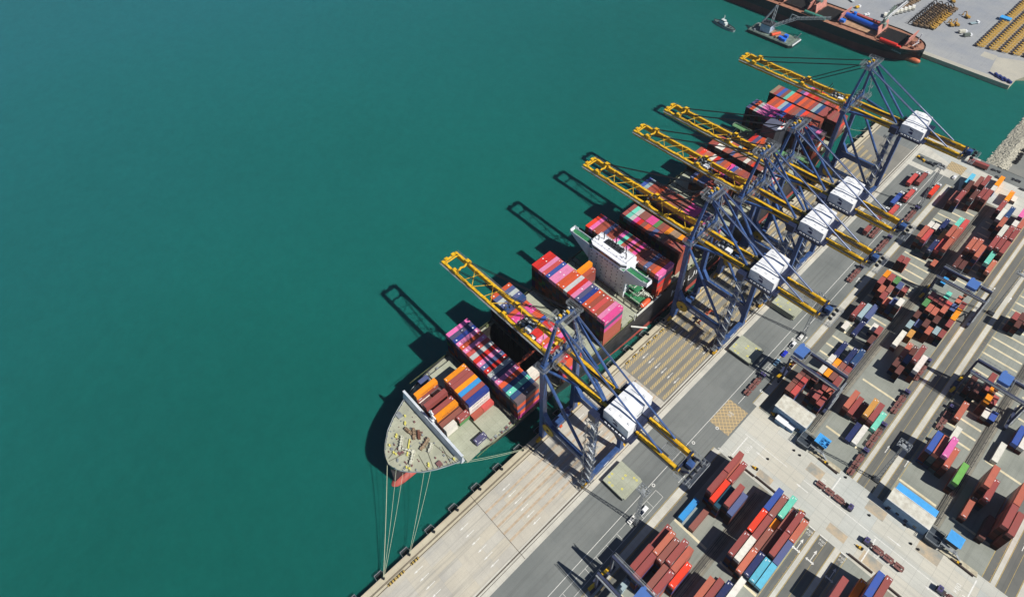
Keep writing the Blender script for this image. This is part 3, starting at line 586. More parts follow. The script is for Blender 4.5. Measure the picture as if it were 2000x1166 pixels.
for y in ys:
    row = []
    dk, wl = lerp_tab(DECKT,y), lerp_tab(WLT,y)
    for z, t in zs_:
        # raked stem: lower levels start further aft
        off = (1-t)*(10 if y < 60 else 0)
        yy = y
        hw = wl+(dk-wl)*t
        if y < 52: 
            k = max(0.0, min(1.0, (y-39.9-(1-t)*11)/ (12.1))); hw = dk*t*(1 if t >= 1 else k**0.6)
        row_z = -3.45+4.0*max(0,min(1,(y-146)/50)) if z == 0.6 else z
        row.append((max(hw,0.02), yy, row_z))
    G.append(row)
for i in range(len(ys)-1):
    for j in range(len(zs_)-1):
        m_ = 1 if zs_[j+1][0] <= 0.7 else 0
        if zs_[j][0] >= 15.4: m_ = 2 if ys[i] < 64 else 0
        for s in (-1, 1):
            q = [(s*G[i][j][0],G[i][j][1]-222,G[i][j][2]),(s*G[i+1][j][0],G[i+1][j][1]-222,G[i+1][j][2]),(s*G[i+1][j+1][0],G[i+1][j+1][1]-222,G[i+1][j+1][2]),(s*G[i][j+1][0],G[i][j+1][1]-222,G[i][j+1][2])]
            mb.add(q, [(0,1,2,3)], m_)
r0, r1 = G[-1], None
for j in range(len(zs_)-1): mb.add([(-r0[j][0],r0[j][1]-222,r0[j][2]),(r0[j][0],r0[j][1]-222,r0[j][2]),(r0[j+1][0],r0[j+1][1]-222,r0[j+1][2]),(-r0[j+1][0],r0[j+1][1]-222,r0[j+1][2])], [(0,1,2,3)], 1 if zs_[j+1][0] <= 0.7 else 0)
HB = mat('hull_black', (50,50,54), 0.5, var=0.35, scale=0.25); HR = mat('hull_red', (176,84,74), 0.6, var=0.15, scale=0.1); HG = mat('hull_grey_rail', (168,178,184), 0.5)
hull = mb.build('hull', [HB, HR, HG], ship)
mb = MB()   # bulbous bow
rings = [(0,0.1,0.1),(0.6,1.5,1.3),(2.5,2.5,2.4),(6,3.0,3.2),(12,3.2,3.4),(22,2.6,3.2)]
n = 14; vs = []
for dy, rx, rz in rings:
    for a in range(n): t = 2*math.pi*a/n; vs.append((math.cos(t)*rx, 37.3+dy-222, -4.7+math.sin(t)*rz*0.95))
mb.add(vs, [(r_*n+a, r_*n+(a+1)%n, (r_+1)*n+(a+1)%n, (r_+1)*n+a) for r_ in range(len(rings)-1) for a in range(n)]); mb.build('bulbous_bow', HR, ship, smooth=True)
# deck with openings
mb = MB(); zdk = 15.5
yb = [y for y in ys if y <= 108]+[108]
poly = [(CX-lerp_tab(DECKT,y)+0.3, y) for y in yb]+[(CX+lerp_tab(DECKT,y)-0.3, y) for y in reversed(yb)]
n = len(poly); mb.add([sl((x,y,zdk)) for x,y in poly], [tuple(range(n))])
for (x0,x1,y0,y1) in ((CX-25.2,CX-22.8,108,122.3),(CX+10.6,CX+25.2,108,122.3),(CX-25.2,CX+25.2,122.3,380)):
    mb.add([sl((x0,y0,zdk)),sl((x1,y0,zdk)),sl((x1,y1,zdk)),sl((x0,y1,zdk))],[(0,1,2,3)])
mb.add([sl((CX-25.2,380,zdk)),sl((CX+25.2,380,zdk)),sl((CX+22.3,405.3,zdk)),sl((CX-22.3,405.3,zdk))],[(0,1,2,3)])
mb.build('deck', M_DECK, ship)
HOLD = mat('hold_interior', (40,34,32), 0.9, var=0.3)
mb = MB(); x0,x1,y0,y1 = CX-22.8,CX+10.6,108,122.3
for a,b_,c,d in (((x0,y0),(x1,y0),0,0),((x1,y0),(x1,y1),0,0),((x1,y1),(x0,y1),0,0),((x0,y1),(x0,y0),0,0)):
    mb.add([sl((*a,-5)),sl((*b_,-5)),sl((*b_,zdk+1.6)),sl((*a,zdk+1.6))],[(0,1,2,3)])
mb.add([sl((x0,y0,-5)),sl((x1,y0,-5)),sl((x1,y1,-5)),sl((x0,y1,-5))],[(0,1,2,3)])
for k in range(8): 
    x = x0+(k+0.5)*(x1-x0)/8
    for yy in (y0+0.15,y1-0.15): mb.box(*[q for q in (x-0.12-CX,x+0.12-CX,yy-0.12-222,yy+0.12-222,-5,16.8)],0)
mb.build('open_hold', HOLD, ship)
# hatch covers on free deck, lashing bridges
for (xa,xb,ya,yb_,) in ((-150,-113.5,65.5,78.6),(-158.5,-114.5,79.4,92.2),(-161,-112.5,136.8,151.0),(-161,-112.5,165.8,179.6),(-161,-112.5,206,221),(-161,-112.5,250,304),(-161,-112.5,321,334),(-161,-112.5,362.5,376.8)):
    mb = MB(); mb.box(xa-CX,xb-CX,ya-222,yb_-222,15.5,17.2); mb.build('hatch_cover', M_HATCH, ship)
LB = mat('lashing_bridge_steel', (92,90,80), 0.7, var=0.3, scale=0.6)
for y in (93.0,107.9,122.0,136.6,151.0,165.9,180.0,191.4,206.2,220.6,235.0,249.6,270.4,285,304.4,321.5,347.0,362.2,377.0,391.6):
    mb = MB(); yy = y-222
    hw = lerp_tab(DECKT,y)-0.8; zt = 19.5
    mb.box(-hw,hw,yy-0.5,yy+0.5,zt,zt+0.15)
    for k in range(11): x = -hw+k*2*hw/10; mb.beam((x,yy-0.4,15.5),(x,yy-0.4,zt+1),0.25); mb.beam((x,yy+0.4,15.5),(x,yy+0.4,zt+1),0.25)
    mb.beam((-hw,yy-0.4,zt+1),(hw,yy-0.4,zt+1),0.1); mb.beam((-hw,yy+0.4,zt+1),(hw,yy+0.4,zt+1),0.1); mb.beam((hw,yy,15.5),(hw,yy,21.5),0.7,0.5)
    mb.build('lashing_bridge', LB, ship)
mb = MB()
for s in (-1,1):
    for y in range(95,400,6): 
        if 178 < y < 195: continue
        mb.box(s*24.6-0.3,s*24.6+0.3,y-222-0.8,y-222+0.8,15.5,16.7+0.5*(y%4==0))
    mb.rail([(s*24.9,70-222,16.6),(s*25.3,100-222,16.6),(s*25.3,395-222,16.6)],1.0,r=0.08,every=5)
mb.build('deck_fittings', mat('deck_fitting_olive', (120,130,84), 0.7, var=0.4, scale=0.2), ship)
# forecastle: breakwater, mast, winches
mb = MB(); mb.add([sl(p) for p in ((-158.6,63.3,15.5),(-115,63.3,15.5),(-115,64.6,21.2),(-158.2,64.2,21.2),(-158.6,64.6,15.5),(-115,65.4,15.5))],[(0,1,2,3),(4,3,2,5),(0,3,4),(1,5,2)])
mb.box(-158.3-CX,-115-CX,63.9-222,65.0-222,21.2,21.5)
for k in range(14): x = -157+k*3.1; mb.beam(sl((x,66.6,15.5)),sl((x,64.8,20.8)),0.3)
mb.build('breakwater', mat('breakwater_white', (206,214,222), 0.5), ship)
mb = MB(); x,y = -136.8,65.5
mb.tube(sl((x,y,15.5)),sl((x,y,30)),0.7,8,0,0.35); mb.beam(sl((x-2.4,y,26)),sl((x+2.4,y,26)),0.5); mb.beam(sl((x-1.4,y,28.6)),sl((x+1.4,y,28.6)),0.4); mb.box(x-1.2-CX,x+1.2-CX,y-1-222,y+1-222,22.5,23); mb.box(x-0.8-CX,x+0.8-CX,y-0.8-222,y+0.8-222,19.5,20.3)
for s in (-1,1): mb.beam(sl((x+s*2.4,y,26)),sl((x,y,22.6)),0.25); mb.beam(sl((x+s*0.6,y,15.5)),sl((x,y,22)),0.3)
mb.build('foremast', WHT, ship)
WN = mat('winch_cream', (196,196,180), 0.6, var=0.25, scale=1.2)
WT = mat('winch_tan', (150,128,104), 0.7, var=0.4, scale=1.6)
def winch(x, y, a, L=5.0, m_=WN, big=False):
    mb = MB(); c, s = math.cos(a), math.sin(a)
    P = lambda u, v, z: sl((x+u*c-v*s, y+u*s+v*c, z))
    nn = 5 if big else 4
    for k in range(nn):
        u = -L/2+k*L/(nn-1)
        mb.tube(P(u-0.14,0,16.7),P(u+0.14,0,16.6),0.8,12)
    mb.tube(P(-L/2,0,16.6),P(L/2,0,16.6),0.42,12); mb.beam(P(-L/2,-0.7,15.6),P(L/2,-0.7,15.6),0.4); mb.beam(P(-L/2,0.7,15.6),P(L/2,0.7,15.6),0.4); mb.beam(P(L/2,0,16.3),P(L/2+1.6,0,16.3),1.1,1.2)
    mb.build('mooring_winch', m_, ship)
winch(-141.4,49.8,-0.75,5,big=True); winch(-136.2,49.6,0.5,4.6); winch(-132.6,49.6,-0.85,4.6,big=True); winch(-141.0,56.6,-0.55,3.6,WT); winch(-133.4,57.6,-1.25,4.6,WT,True); winch(-130.4,58.2,-0.9,2.6); winch(-143.8,55.2,0.1,2.4,WT); winch(-139.0,58.0,-0.5,2.4,RUST)
mb = MB()
for (xa,ya,xb,yb_) in ((-139.7,53.5,-134.2,48.0),): mb.beam(sl((xa,ya,16.0)),sl((xb,yb_,16.0)),0.6,0.5)
for (x,y) in ((-145.5,50.4),(-144.9,49.6),(-147.6,56.8),(-147.0,56.2),(-130.2,44.8),(-128.9,45.4),(-124.8,52.8),(-124.0,52.2),(-139.6,44.6),(-138.4,44.9),(-143.6,45.2),(-118.8,62.2),(-150.3,58.6)): mb.tube(sl((x,y,15.5)),sl((x,y,16.6)),0.42,10)
mb.build('mooring_bitts', mat('bitt_yellow', (222,214,110), 0.6), ship)
mb = MB(); mb.box(-138.6-CX,-136.9-CX,45.6-222,47.0-222,15.52,15.8,0); mb.box(-122.6-CX,-120.4-CX,55.0-222,57.2-222,15.52,16.6,0); mb.box(-153.8-CX,-151-CX,55.6-222,58-222,15.5,16.5,1)
random.seed(31)
for k in range(60):
    y = random.uniform(43,61.5); x = CX+random.uniform(-1,1)*(lerp_tab(DECKT,y)-1.6); s_ = random.uniform(0.12,0.4); mb.box(x-s_-CX,x+s_-CX,y-s_-222,y+s_-222,15.5,15.7+s_*1.6,random.choice([0,1]))
for k in range(50):
    y = random.uniform(67,92); x = CX+random.choice([1,1,-1])*(lerp_tab(DECKT,y)-random.uniform(1.2,3.4)); s_ = random.uniform(0.15,0.45); mb.box(x-s_-CX,x+s_-CX,y-s_*1.5-222,y+s_*1.5-222,15.5,15.8+s_*1.6,random.choice([0,1,1]))
mb.build('deck_hatch', [mat('hatch_maroon',(120,84,84),0.7), GREYM], ship)
mb = MB()
for (a,b_) in (((-141,49),(-139,41.5)),((-136,48),(-137.8,40.8)),((-132,49),(-128,44.2)),((-131,52),(-122,50.5)),((-133,57),(-121,53.0)),((-130,60),(-117,62)),((-127,62),(-118.2,60))): mb.beam(sl((*a,15.8)),sl((*b_,15.8)),0.16)
mb.build('deck_rope', mat('deck_rope_dark',(110,106,92),0.9), ship)
mb = MB()
for y in range(41,64,2):
    for s in (-1,1):
        d0 = lerp_tab(DECKT,y); mb.box(s*(d0-0.75)-0.15,s*(d0-0.75)+0.15,y-222-0.1,y-222+0.1,15.5,16.7)
mb.build('bulwark_stay', HG, ship)
# deckhouse
DH = mat('deckhouse_white', (240,242,250), 0.5, var=0.05, scale=0.1)
mb = MB(); mb.box(-150.3-CX,-125.2-CX,183.0-222,191-222,15.5,36.2,0)
mb.box(-150.3-CX,-125.2-CX,182.2-222,192.5-222,36.2,36.5,0)
mb.prism([(-150.2-CX,184.2-222),(-147.6-CX,182.4-222),(-128.6-CX,182.4-222),(-126-CX,184.2-222),(-126-CX,192-222),(-150.2-CX,192-222)],36.5,40.2,0)
dh = mb.build('deckhouse', DH, ship)
mb = MB()
for r_ in range(7):
    z = 19+2.55*r_
    for k in range(7): 
        x = -148.6+k*3.55+(0.5 if r_%2 else 0); mb.box(x-0.28-CX,x+0.28-CX,182.93-222,183-222,z,z+0.6)
for k in range(9): x = -144.4+k*1.75; mb.box(x-0.35-CX,x+0.35-CX,182.92-222,182.99-222,34.3,35.0)
for z in (19,22,25,28,31,34): 
    for y in (185,187.6): mb.box(-125.15-CX,-125.08-CX,y-222,y+0.6-222,z,z+0.7)
mb.build('porthole_window', GLASS, dh)
mb = MB(); mb.prism([(-147.6-CX,182.36-222),(-128.6-CX,182.36-222),(-128.6-CX,182.4-222),(-147.6-CX,182.4-222)],38.0,39.3)
mb.add([(-150.24-CX,184.2-222,38),(-147.63-CX,182.36-222,38),(-147.63-CX,182.36-222,39.3),(-150.24-CX,184.2-222,39.3)],[(0,1,2,3)]); mb.add([(-128.6-CX,182.36-222,38),(-125.96-CX,184.2-222,38),(-125.96-CX,184.2-222,39.3),(-128.6-CX,182.36-222,39.3)],[(0,1,2,3)])
mb.build('bridge_window_band', GLASS, dh)
for s in (-1,1):   # wings with tapered brackets
    mb = MB(); xi = -13.5 if s < 0 else 11.6; xo = -27 if s < 0 else 25.2
    mb.box(min(xi,xo),max(xi,xo),182.6-222,186.2-222,37.0,37.6,0)
    for yy in (182.5,186.2): mb.beam((xi,yy-222,38.1),(xo,yy-222,38.1),0.18,1.1,0)
    mb.box(min(xo,xo+s*0.2),max(xo,xo+s*0.2),182.3-222,186.4-222,36.6,38.9,0)
    mb.add([(xi,182.6-222,37),(xo,182.6-222,37),(xi,182.6-222,27.5),(xi,184.2-222,37),(xo,184.2-222,37),(xi,184.2-222,27.5)],[(0,2,1),(3,4,5),(2,5,4,1),(0,1,4,3)],0)
    mb.rail([(xo-s*2.5,182.5-222,38.6),(xo,182.5-222,38.6),(xo,186.2-222,38.6),(xo-s*2.5,186.2-222,38.6)],1.0,m=0,r=0.12,every=1.5)
    mb.build('bridge_wing', DH, dh)
mb = MB()
for s in (-1,1):
    xi = -13.4 if s < 0 else 11.6; xo = -26.6 if s < 0 else 24.8; mb.rect(min(xi,xo),max(xi,xo),182.9-222,186.0-222,37.64)
mb.box(-126-CX,-117.5-CX,186.5-222,195.5-222,31.5,31.8); mb.rect(-149.9-CX,-126.3-CX,182.5-222,184.0-222,36.56)
mb.box(-125.1-CX,-114-CX,184-222,191-222,17.8,18.0); mb.box(-161-CX,-150.6-CX,184-222,191-222,17.8,18.0); mb.box(-125.1-CX,-118.5-CX,186-222,192-222,22.8,23.0)
mb.build('green_walkway', GRN, dh)
mb = MB()   # roof gear
mb.box(-144-CX,-133-CX,187.6-222,190.8-222,40.2,41.2,1); mb.rail([(-149.6-CX,184.6-222,40.2),(-126.6-CX,184.6-222,40.2),(-126.6-CX,191.6-222,40.2),(-149.6-CX,191.6-222,40.2),(-149.6-CX,184.6-222,40.2)],1.0,r=0.12,every=2)
for (x,y,h) in ((-146,189.5,5),(-138,189.6,8),(-131.4,189.8,6),(-129,187,4),(-147.5,187,3.5)): mb.beam((x-CX,y-222,40.2),(x-CX,y-222,40.2+h),0.4,0.4,1); mb.beam((x-1.2-CX,y-222,40.2+h*0.7),(x+1.2-CX,y-222,40.2+h*0.7),0.2,0.2,0)
for (x,y) in ((-143,185.5),(-139,186.4),(-133,185.2),(-130.5,186.5)): mb.tube((x-CX,y-222,40.2),(x-CX,y-222,40.9),0.5,10,0)
for k in range(6): mb.box(-143+k*1.8-CX,-142+k*1.8-CX,188-222,190.4-222,41.2,41.9+0.4*(k%2),1)
mb.build('roof_equipment', [WHT, DGREY], dh)
mb = MB()
for (x0,x1,y0,y1,z) in ((-125,-120,184.5,190,26),(-123,-117.5,185,190.5,21),(-126,-117.5,186.5,195.5,31.8),(-121,-114,184,191,18)):
    mb.rail([(x0-CX,y0-222,z),(x1-CX,y0-222,z),(x1-CX,y1-222,z),(x0-CX,y1-222,z)],1.1,r=0.14,every=1.6)
for k in range(7): mb.beam((-124.6+k*1.1-CX,190.5-222,33-2.2*k),(-123.2+k*1.1-CX,191.5-222,31-2.2*k),1.0,0.3)
for k in range(6): mb.beam((-121-CX+k*0.9,186.2-222+0.6*k,18),(-119.4-CX+k*0.8,187-222+0.5*k,21.5),0.35); mb.tube((-122.6+1.2*k-CX,189.5-222,18),(-122.6+1.2*k-CX,189.5-222,19.6),0.45,8)
for k in range(4): mb.box(-117.4+k*0.9-CX,-116.9+k*0.9-CX,190-222,192-222,18,20.4)
mb.build('side_stair', mat('stair_white',(222,226,214),0.5,var=0.15), dh)
mb = MB(); n = 12; vs = []
for dy, rr in ((-3.9,0.2),(-3.2,1.0),(-1.8,1.45),(1.8,1.45),(3.2,1.05),(3.9,0.25)):
    for a in range(n): t = 2*math.pi*a/n; vs.append((-113.2-CX+math.cos(t)*rr, 186.6-222+dy, 18.8+math.sin(t)*rr))
mb.add(vs, [(r_*n+a, r_*n+(a+1)%n, (r_+1)*n+(a+1)%n, (r_+1)*n+a) for r_ in range(5) for a in range(n)]); mb.build('lifeboat', mat('lifeboat_orange',(224,92,52),0.45), ship, smooth=True)
mb = MB()
for y in (183,190.2): mb.beam((-114.8-CX,y-222,17.8),(-113-CX,y-222,21.6),0.35); mb.beam((-113-CX,y-222,21.6),(-111.6-CX,y-222,20.6),0.3)
mb.box(-112-CX,-111.4-CX,178-222,198-222,16.6,17.6,0); mb.beam((-111.4-CX,176-222,20.5),(-111.4-CX,176-222,15.5),0.5); mb.beam((-110.8-CX,173-222,13.8),(-104.6-CX,178.5-222,13.4),0.8,0.25)
mb.build('davit', mat('davit_white',(226,228,220),0.5), ship)
# engine casing and aft platforms
mb = MB(); mb.prism([(-142.2-CX,335.5-222),(-133-CX,335.5-222),(-131-CX,338-222),(-131-CX,346-222),(-142.2-CX,346-222)],15.5,38,0,1); casing = mb.build('engine_casing', [mat('casing_dark',(60,62,70),0.5), mat('casing_top',(92,96,116),0.6)], ship)
mb = MB(); mb.prism([(-133.4-CX,337.2-222),(-131.4-CX,338.6-222),(-131.4-CX,345.6-222),(-133.4-CX,345.6-222)],38.02,38.3,0); mb.prism([(-133-CX,340-222),(-131.8-CX,340-222),(-131.8-CX,343-222),(-133-CX,343-222)],38.3,38.36,1); mb.build('casing_panel', [WHT, mat('emblem_red',(206,80,70),0.5)], casing)
mb = MB()
for k in range(5): mb.tube((-140+1.6*k-CX,348-222,15.5),(-140+1.6*k-CX,348-222,39+k%2),0.6,10,0)
mb.box(-142-CX,-131-CX,346-222,348.1-222,30,31,0); mb.build('funnel_pipe', DGREY, casing)
mb = MB()
for (x0,x1,y0,y1) in ((-164.6,-147,346.8,350.0),(-122.4,-109.6,346.8,350)):
    mb.box(x0-CX,x1-CX,y0-222-6,y1-222-6,21.8,22.0,0); mb.rail([(x0-CX,y0-228,22),(x1-CX,y0-228,22),(x1-CX,y1-228,22),(x0-CX,y1-228,22),(x0-CX,y0-228,22)],1.1,m=1,r=0.13)
    for q in (0.2,0.5,0.8): x = x0+(x1-x0)*q; mb.beam((x-CX,y0-228,21.8),(x-3-CX,y0-228,15.5),0.4,0.4,1); mb.beam((x-CX,y1-228,21.8),(x+3-CX,y1-228,15.5),0.4,0.4,1)
mb.box(-130.8-CX,-122.6-CX,336-222,346-222,15.5,18.4,0); mb.box(-140.8-CX,-131-CX,322-222,334.8-222,15.5,18.6,2)
mb.build('aft_platform', [mat('pale_green_deck',(104,156,104),0.6), mat('pale_green_rail',(150,170,150),0.6), mat('tank_grey',(140,132,120),0.6)], ship)
mb = MB(); put_text(mb, 'HYUNDAI', 7.6, Matrix(((0,0,1,-111.22-CX),(1,0,0,232-222),(0,1,0,8.6),(0,0,0,1))), 0, 1.45, 1.0); mb.build('hull_lettering', mat('letter_white',(232,234,236),0.5), ship)
# mooring ropes
def rope(name, a, b_, lab, sag=2.0, r=0.08, grp='mooring ropes from the ship bow'):
    mb = MB(); a = Vector(a); b_ = Vector(b_); N_ = 8; P = []
    for i in range(N_+1): t = i/N_; p = a.lerp(b_, t); p.z -= sag*4*t*(1-t); P.append(p)
    for i in range(N_): mb.tube(P[i],P[i+1],r,6)
    tag(mb.build(name, ROPE), lab, 'rope', grp)
rope('mooring_rope',(-143.6,44.0,15.9),(-106.4,12.9,0.7),'leftmost and thickest mooring rope, from the bow tip to the lowest bollard',1.5,0.14)
rope('mooring_rope',(-132.6,40.9,15.9),(-106.3,12.8,0.7),'mooring rope to the lowest bollard, second from left, left of a close pair',1.5)
rope('mooring_rope',(-129.4,42.2,15.9),(-106.2,13.0,0.7),'mooring rope to the lowest bollard, third from left, right of a close pair',1.5)
rope('mooring_rope',(-123.2,49.0,15.9),(-106.4,26.0,0.7),'left one of the two ropes reaching the second bollard',1.2)
rope('mooring_rope',(-121.6,51.4,15.9),(-106.2,26.1,0.7),'right one of the two ropes reaching the second bollard',1.2)
rope('mooring_rope',(-116.3,62.8,15.9),(-106.3,92.5,0.7),'upper of two ropes running right from the breakwater to the quay',0.8)
rope('mooring_rope',(-116.5,61.9,15.6),(-106.3,91.9,0.7),'lower of two ropes running right from the breakwater to the quay',1.6)
rope('mooring_rope',(-114,402,14),(-106.3,428.5,0.7),'upper mooring rope from the ship stern to the quay',0.8,grp='mooring ropes from the ship stern')
rope('mooring_rope',(-112.5,396,14),(-106.3,415.5,0.7),'lower mooring rope from the ship stern to the quay',0.8,grp='mooring ropes from the ship stern')
# ---------------------------------------------------------------- containers
PAL = {'o':(190,108,88),'r':(156,82,78),'v':(146,92,82),'R':(232,70,46),'R2':(206,88,84),'b':(64,92,168),'n':(40,52,96),'n2':(46,78,124),'k':(88,100,144),'l':(160,184,190),
 'w':(226,222,212),'O':(244,150,32),'y':(206,150,78),'t':(112,206,184),'c':(98,186,216),'c2':(62,154,218),'p':(232,116,178),'P':(226,82,152),'G':(92,148,90),'G2':(118,184,92),
 'T':(26,78,98),'d':(104,66,60),'q':(92,48,116),'s':(84,84,118),'g':(188,194,190),'a':(166,84,68),'e':(214,92,56),'f':(208,50,44),'h':(226,136,180),'V':(110,96,100),'x':(158,132,110),'z':(44,66,140)}  # 'd' is a brown darkened in its colour for stacks standing in shade
CN = {'o':'salmon red','r':'dull red','v':'brown','R':'bright orange-red','R2':'light red','b':'blue','n':'dark navy','n2':'dark blue','k':'slate blue','l':'pale grey-blue','w':'white','O':'bright orange','y':'ochre','t':'mint green','c':'light cyan','c2':'sky blue','p':'pink','P':'magenta','G':'green','G2':'light green','T':'dark teal','d':'dark brown','q':'purple','s':'slate grey','g':'light grey','a':'rust brown','e':'orange-brown','f':'red','h':'light pink','V':'grey-plum','x':'tan','z':'royal blue'}
def paint_mat(name, attr):
    m = bpy.data.materials.new(name); m.use_nodes = True; nt = m.node_tree; N = nt.nodes; L = nt.links; b = N['Principled BSDF']; b.inputs['Roughness'].default_value = 0.45; b.inputs['Specular IOR Level'].default_value = 0.3
    if attr: s = N.new('ShaderNodeVertexColor'); s.layer_name = 'paint'
    else: s = N.new('ShaderNodeObjectInfo')
    tc = N.new('ShaderNodeTexCoord'); nz = N.new('ShaderNodeTexNoise'); nz.inputs['Scale'].default_value = 0.55; nz.inputs['Detail'].default_value = 8; nz.inputs['Roughness'].default_value = 0.7
    g = N.new('ShaderNodeNewGeometry'); L.new(g.outputs['Position'], nz.inputs['Vector'])
    mr = N.new('ShaderNodeMapRange'); mr.inputs['From Min'].default_value = 0.45; mr.inputs['From Max'].default_value = 0.75; mr.inputs['To Max'].default_value = 0.26; L.new(nz.outputs['Fac'], mr.inputs['Value'])
    x = N.new('ShaderNodeMix'); x.data_type = 'RGBA'; x.blend_type = 'MIX'; L.new(mr.outputs[0], x.inputs[0]); L.new(s.outputs['Color'], x.inputs[6]); x.inputs[7].default_value = (0.16,0.11,0.09,1)
    L.new(x.outputs[2], b.inputs['Base Color']); return m
CP = paint_mat('container_paint', False); CPV = paint_mat('container_paint_mixed', True); CF = mat('container_fitting_dark', (70,58,54), 0.6)
def cont_mesh(L, H, style):
    """corrugated box container: origin at bottom centre; style adds roof discs or side lettering"""
    W_ = 2.44; mb = MB(); hx, hy = W_/2, L/2
    mb.box(-hx+0.04,hx-0.04,-hy+0.04,hy-0.04,0.12,H-0.06,0)
    for sx in (-1,1):
        for sy in (-1,1): mb.box(sx*hx-(0.16 if sx > 0 else 0),sx*hx+(0 if sx > 0 else 0.16),sy*hy-(0.18 if sy > 0 else 0),sy*hy+(0 if sy > 0 else 0.18),0,H,0)
        mb.box(min(sx*hx,sx*(hx-0.09)),max(sx*hx,sx*(hx-0.09)),-hy,hy,H-0.12,H-0.005,0); mb.box(min(sx*hx,sx*(hx-0.09)),max(sx*hx,sx*(hx-0.09)),-hy,hy,0.01,0.16,0)
        n = int(L/0.55)
        for k in range(n): y = -hy+0.3+(k+0.25)*(L-0.6)/n; mb.box(min(sx*(hx-0.04),sx*(hx-0.005)),max(sx*(hx-0.04),sx*(hx-0.005)),y,y+0.26,0.16,H-0.12,0,False)
    for sy in (-1,1): mb.box(-hx+0.02,hx-0.02,min(sy*hy,sy*(hy-0.1)),max(sy*hy,sy*(hy-0.1)),H-0.13,H-0.004,0)
    n = int(L/0.62)
    for k in range(n): y = -hy+0.3+(k+0.2)*(L-0.6)/n; mb.box(-hx+0.12,hx-0.12,y,y+0.3,H-0.062,H-0.03,0,False)
    for x in (-0.75,-0.35,0.35,0.75): mb.box(x-0.03,x+0.03,-hy-0.03,-hy+0.04,0.15,H-0.15,1)
    mb.box(-0.02,0.02,-hy+0.01,-hy+0.03,0.15,H-0.15,1)
    if style == 'dots' or style == 'dot':
        for yy in ((-hy+1.6, hy-1.6) if style == 'dots' else (0.4,)):
            n = 10; mb.add([(math.cos(2*math.pi*i/n)*0.4, yy+math.sin(2*math.pi*i/n)*0.4, H-0.015) for i in range(n)], [tuple(range(n))], 2)
    if style == 'mark':   # small stencilled code plates
        for sx in (-1,1):
            for (y0,y1,z0,z1) in ((hy-2.6,hy-1.3,H-0.55,H-0.38),(hy-2.3,hy-1.5,H-0.85,H-0.72),(-hy+0.8,-hy+2.6,H*0.5,H*0.5+0.45)): mb.box(min(sx*hx,sx*(hx+0.012)),max(sx*hx,sx*(hx+0.012)),y0,y1,z0,z1,2)
        for (x0,x1,y0,y1) in ((-0.5,0.5,-hy+0.5,-hy+0.75),(-0.6,-0.35,hy-1.6,hy-0.7),(0.2,1.0,hy-0.7,hy-0.45)): mb.rect(x0,x1,y0,y1,H-0.02,2)
        mb.box(0.3,1.0,-hy-0.05,-hy-0.035,H-0.7,H-0.45,2); mb.box(0.3,0.9,-hy-0.05,-hy-0.035,H-1.0,H-0.85,2)
    txt = {'hl':('Hapag-Lloyd',1.25,1.15,3),'hs':('HAMBURG SÜD',1.2,1.15,3),'one':('ONE',1.5,1.2,2)}.get(style)
    if txt: put_text(mb, txt[0], txt[1], Matrix(((0,0,1,hx+0.012),(1,0,0,0.3),(0,1,0,H/2-0.05),(0,0,0,1))), txt[3], txt[2], 1.0)
    me_o = mb.build('shipping_container', [CP, CF, WHT, mat('lettering_dark',(40,44,80),0.5)]); me = me_o.data; bpy.data.objects.remove(me_o); return me
CM = {}
CL = []
def cont(x, y, z, L, H, c, label, group, style='', top=True, face=0.0): CL.append(dict(x=x+1.22, y=y+L/2, z=z, L=L, H=H, c=c, label=label, group=group, style=style, top=top, face=face))
SH = 2.9
def pitch(x0, i): return x0+2.52*i
NUM = ordn
def bay(where, x0, y0, L, ztop, cols, zbase=17.4, drops={}, sides=None, styles={}, group='containers stacked on the ship', lo='aedvsdTrGkVdzq'):  # dark tones in lo paint shade onto the lower container faces
    cols = cols.split(); n = len(cols)
    for i, c in enumerate(cols):
        if c == '-': continue
        zt = ztop - drops.get(i, 0)*SH
        nt = max(1, round((zt-zbase)/SH)); x = pitch(x0, i)
        for t in range(nt):
            z = zt-(t+1)*SH
            if t == 0: cc = c
            elif i == n-1 and sides and t-1 < len(sides): cc = sides[t-1]
            else: cc = random.choice(lo)
            rlab = '%s from seaward' % NUM(i)
            lab = '%s container %s, %s, %s' % (CN[cc], rlab, 'top' if t == 0 else '%s down' % NUM(t), where)
            st = styles.get(i, '') if t == 0 else ('one' if (cc in 'P' and i == n-1) else '')
            if t == 0 and not st and where in DOTTED and random.random() < 0.75: st = random.choice(['dots','dots','dot'])
            cont(x, y0, z, L, SH, cc, lab, group, st, t == 0, 0.5 if i == n-1 else (0.12 if t < 3 else 0.05))
DOTTED = ('foremost full-width ship stack','full-width ship stack before the deckhouse','ship stack behind the open hold')
# foredeck
FD = 'ship foredeck'
def small(x, y, ztop, L, n, c, lab, H=2.6, cols=None, style=''):
    for t in range(n):
        cc = c if t == 0 else (cols[t-1] if cols and t-1 < len(cols) else random.choice('aavr'))
        cont(x, y, ztop-(t+1)*H, L, H, cc, '%s container, %s layer, %s' % (CN[cc], NUM(t), lab), 'containers on the ship foredeck', style if t == 0 else ('hs' if cc == 'w' and H > 2.8 else ''), t == 0, 0.7)
small(-151.6,65.9,25.3,12.1,3,'O','separate seaward orange stack behind the breakwater',2.6,style='hl')
small(-149.0,66.3,20.1,6.05,1,'w','low small white one behind the breakwater'); small(-149.0,73.2,20.1,6.05,1,'V','low small one behind the white one on the foredeck')
small(-144.1,65.9,25.3,12.1,3,'r','foredeck stack left of the mast top',2.6,['r','a']); small(-139.0,65.9,25.3,12.1,3,'r','foredeck stack left of the lower orange one'); small(-136.35,65.9,25.3,12.1,3,'O','orange-topped foredeck stack right of the mast',style='hl')
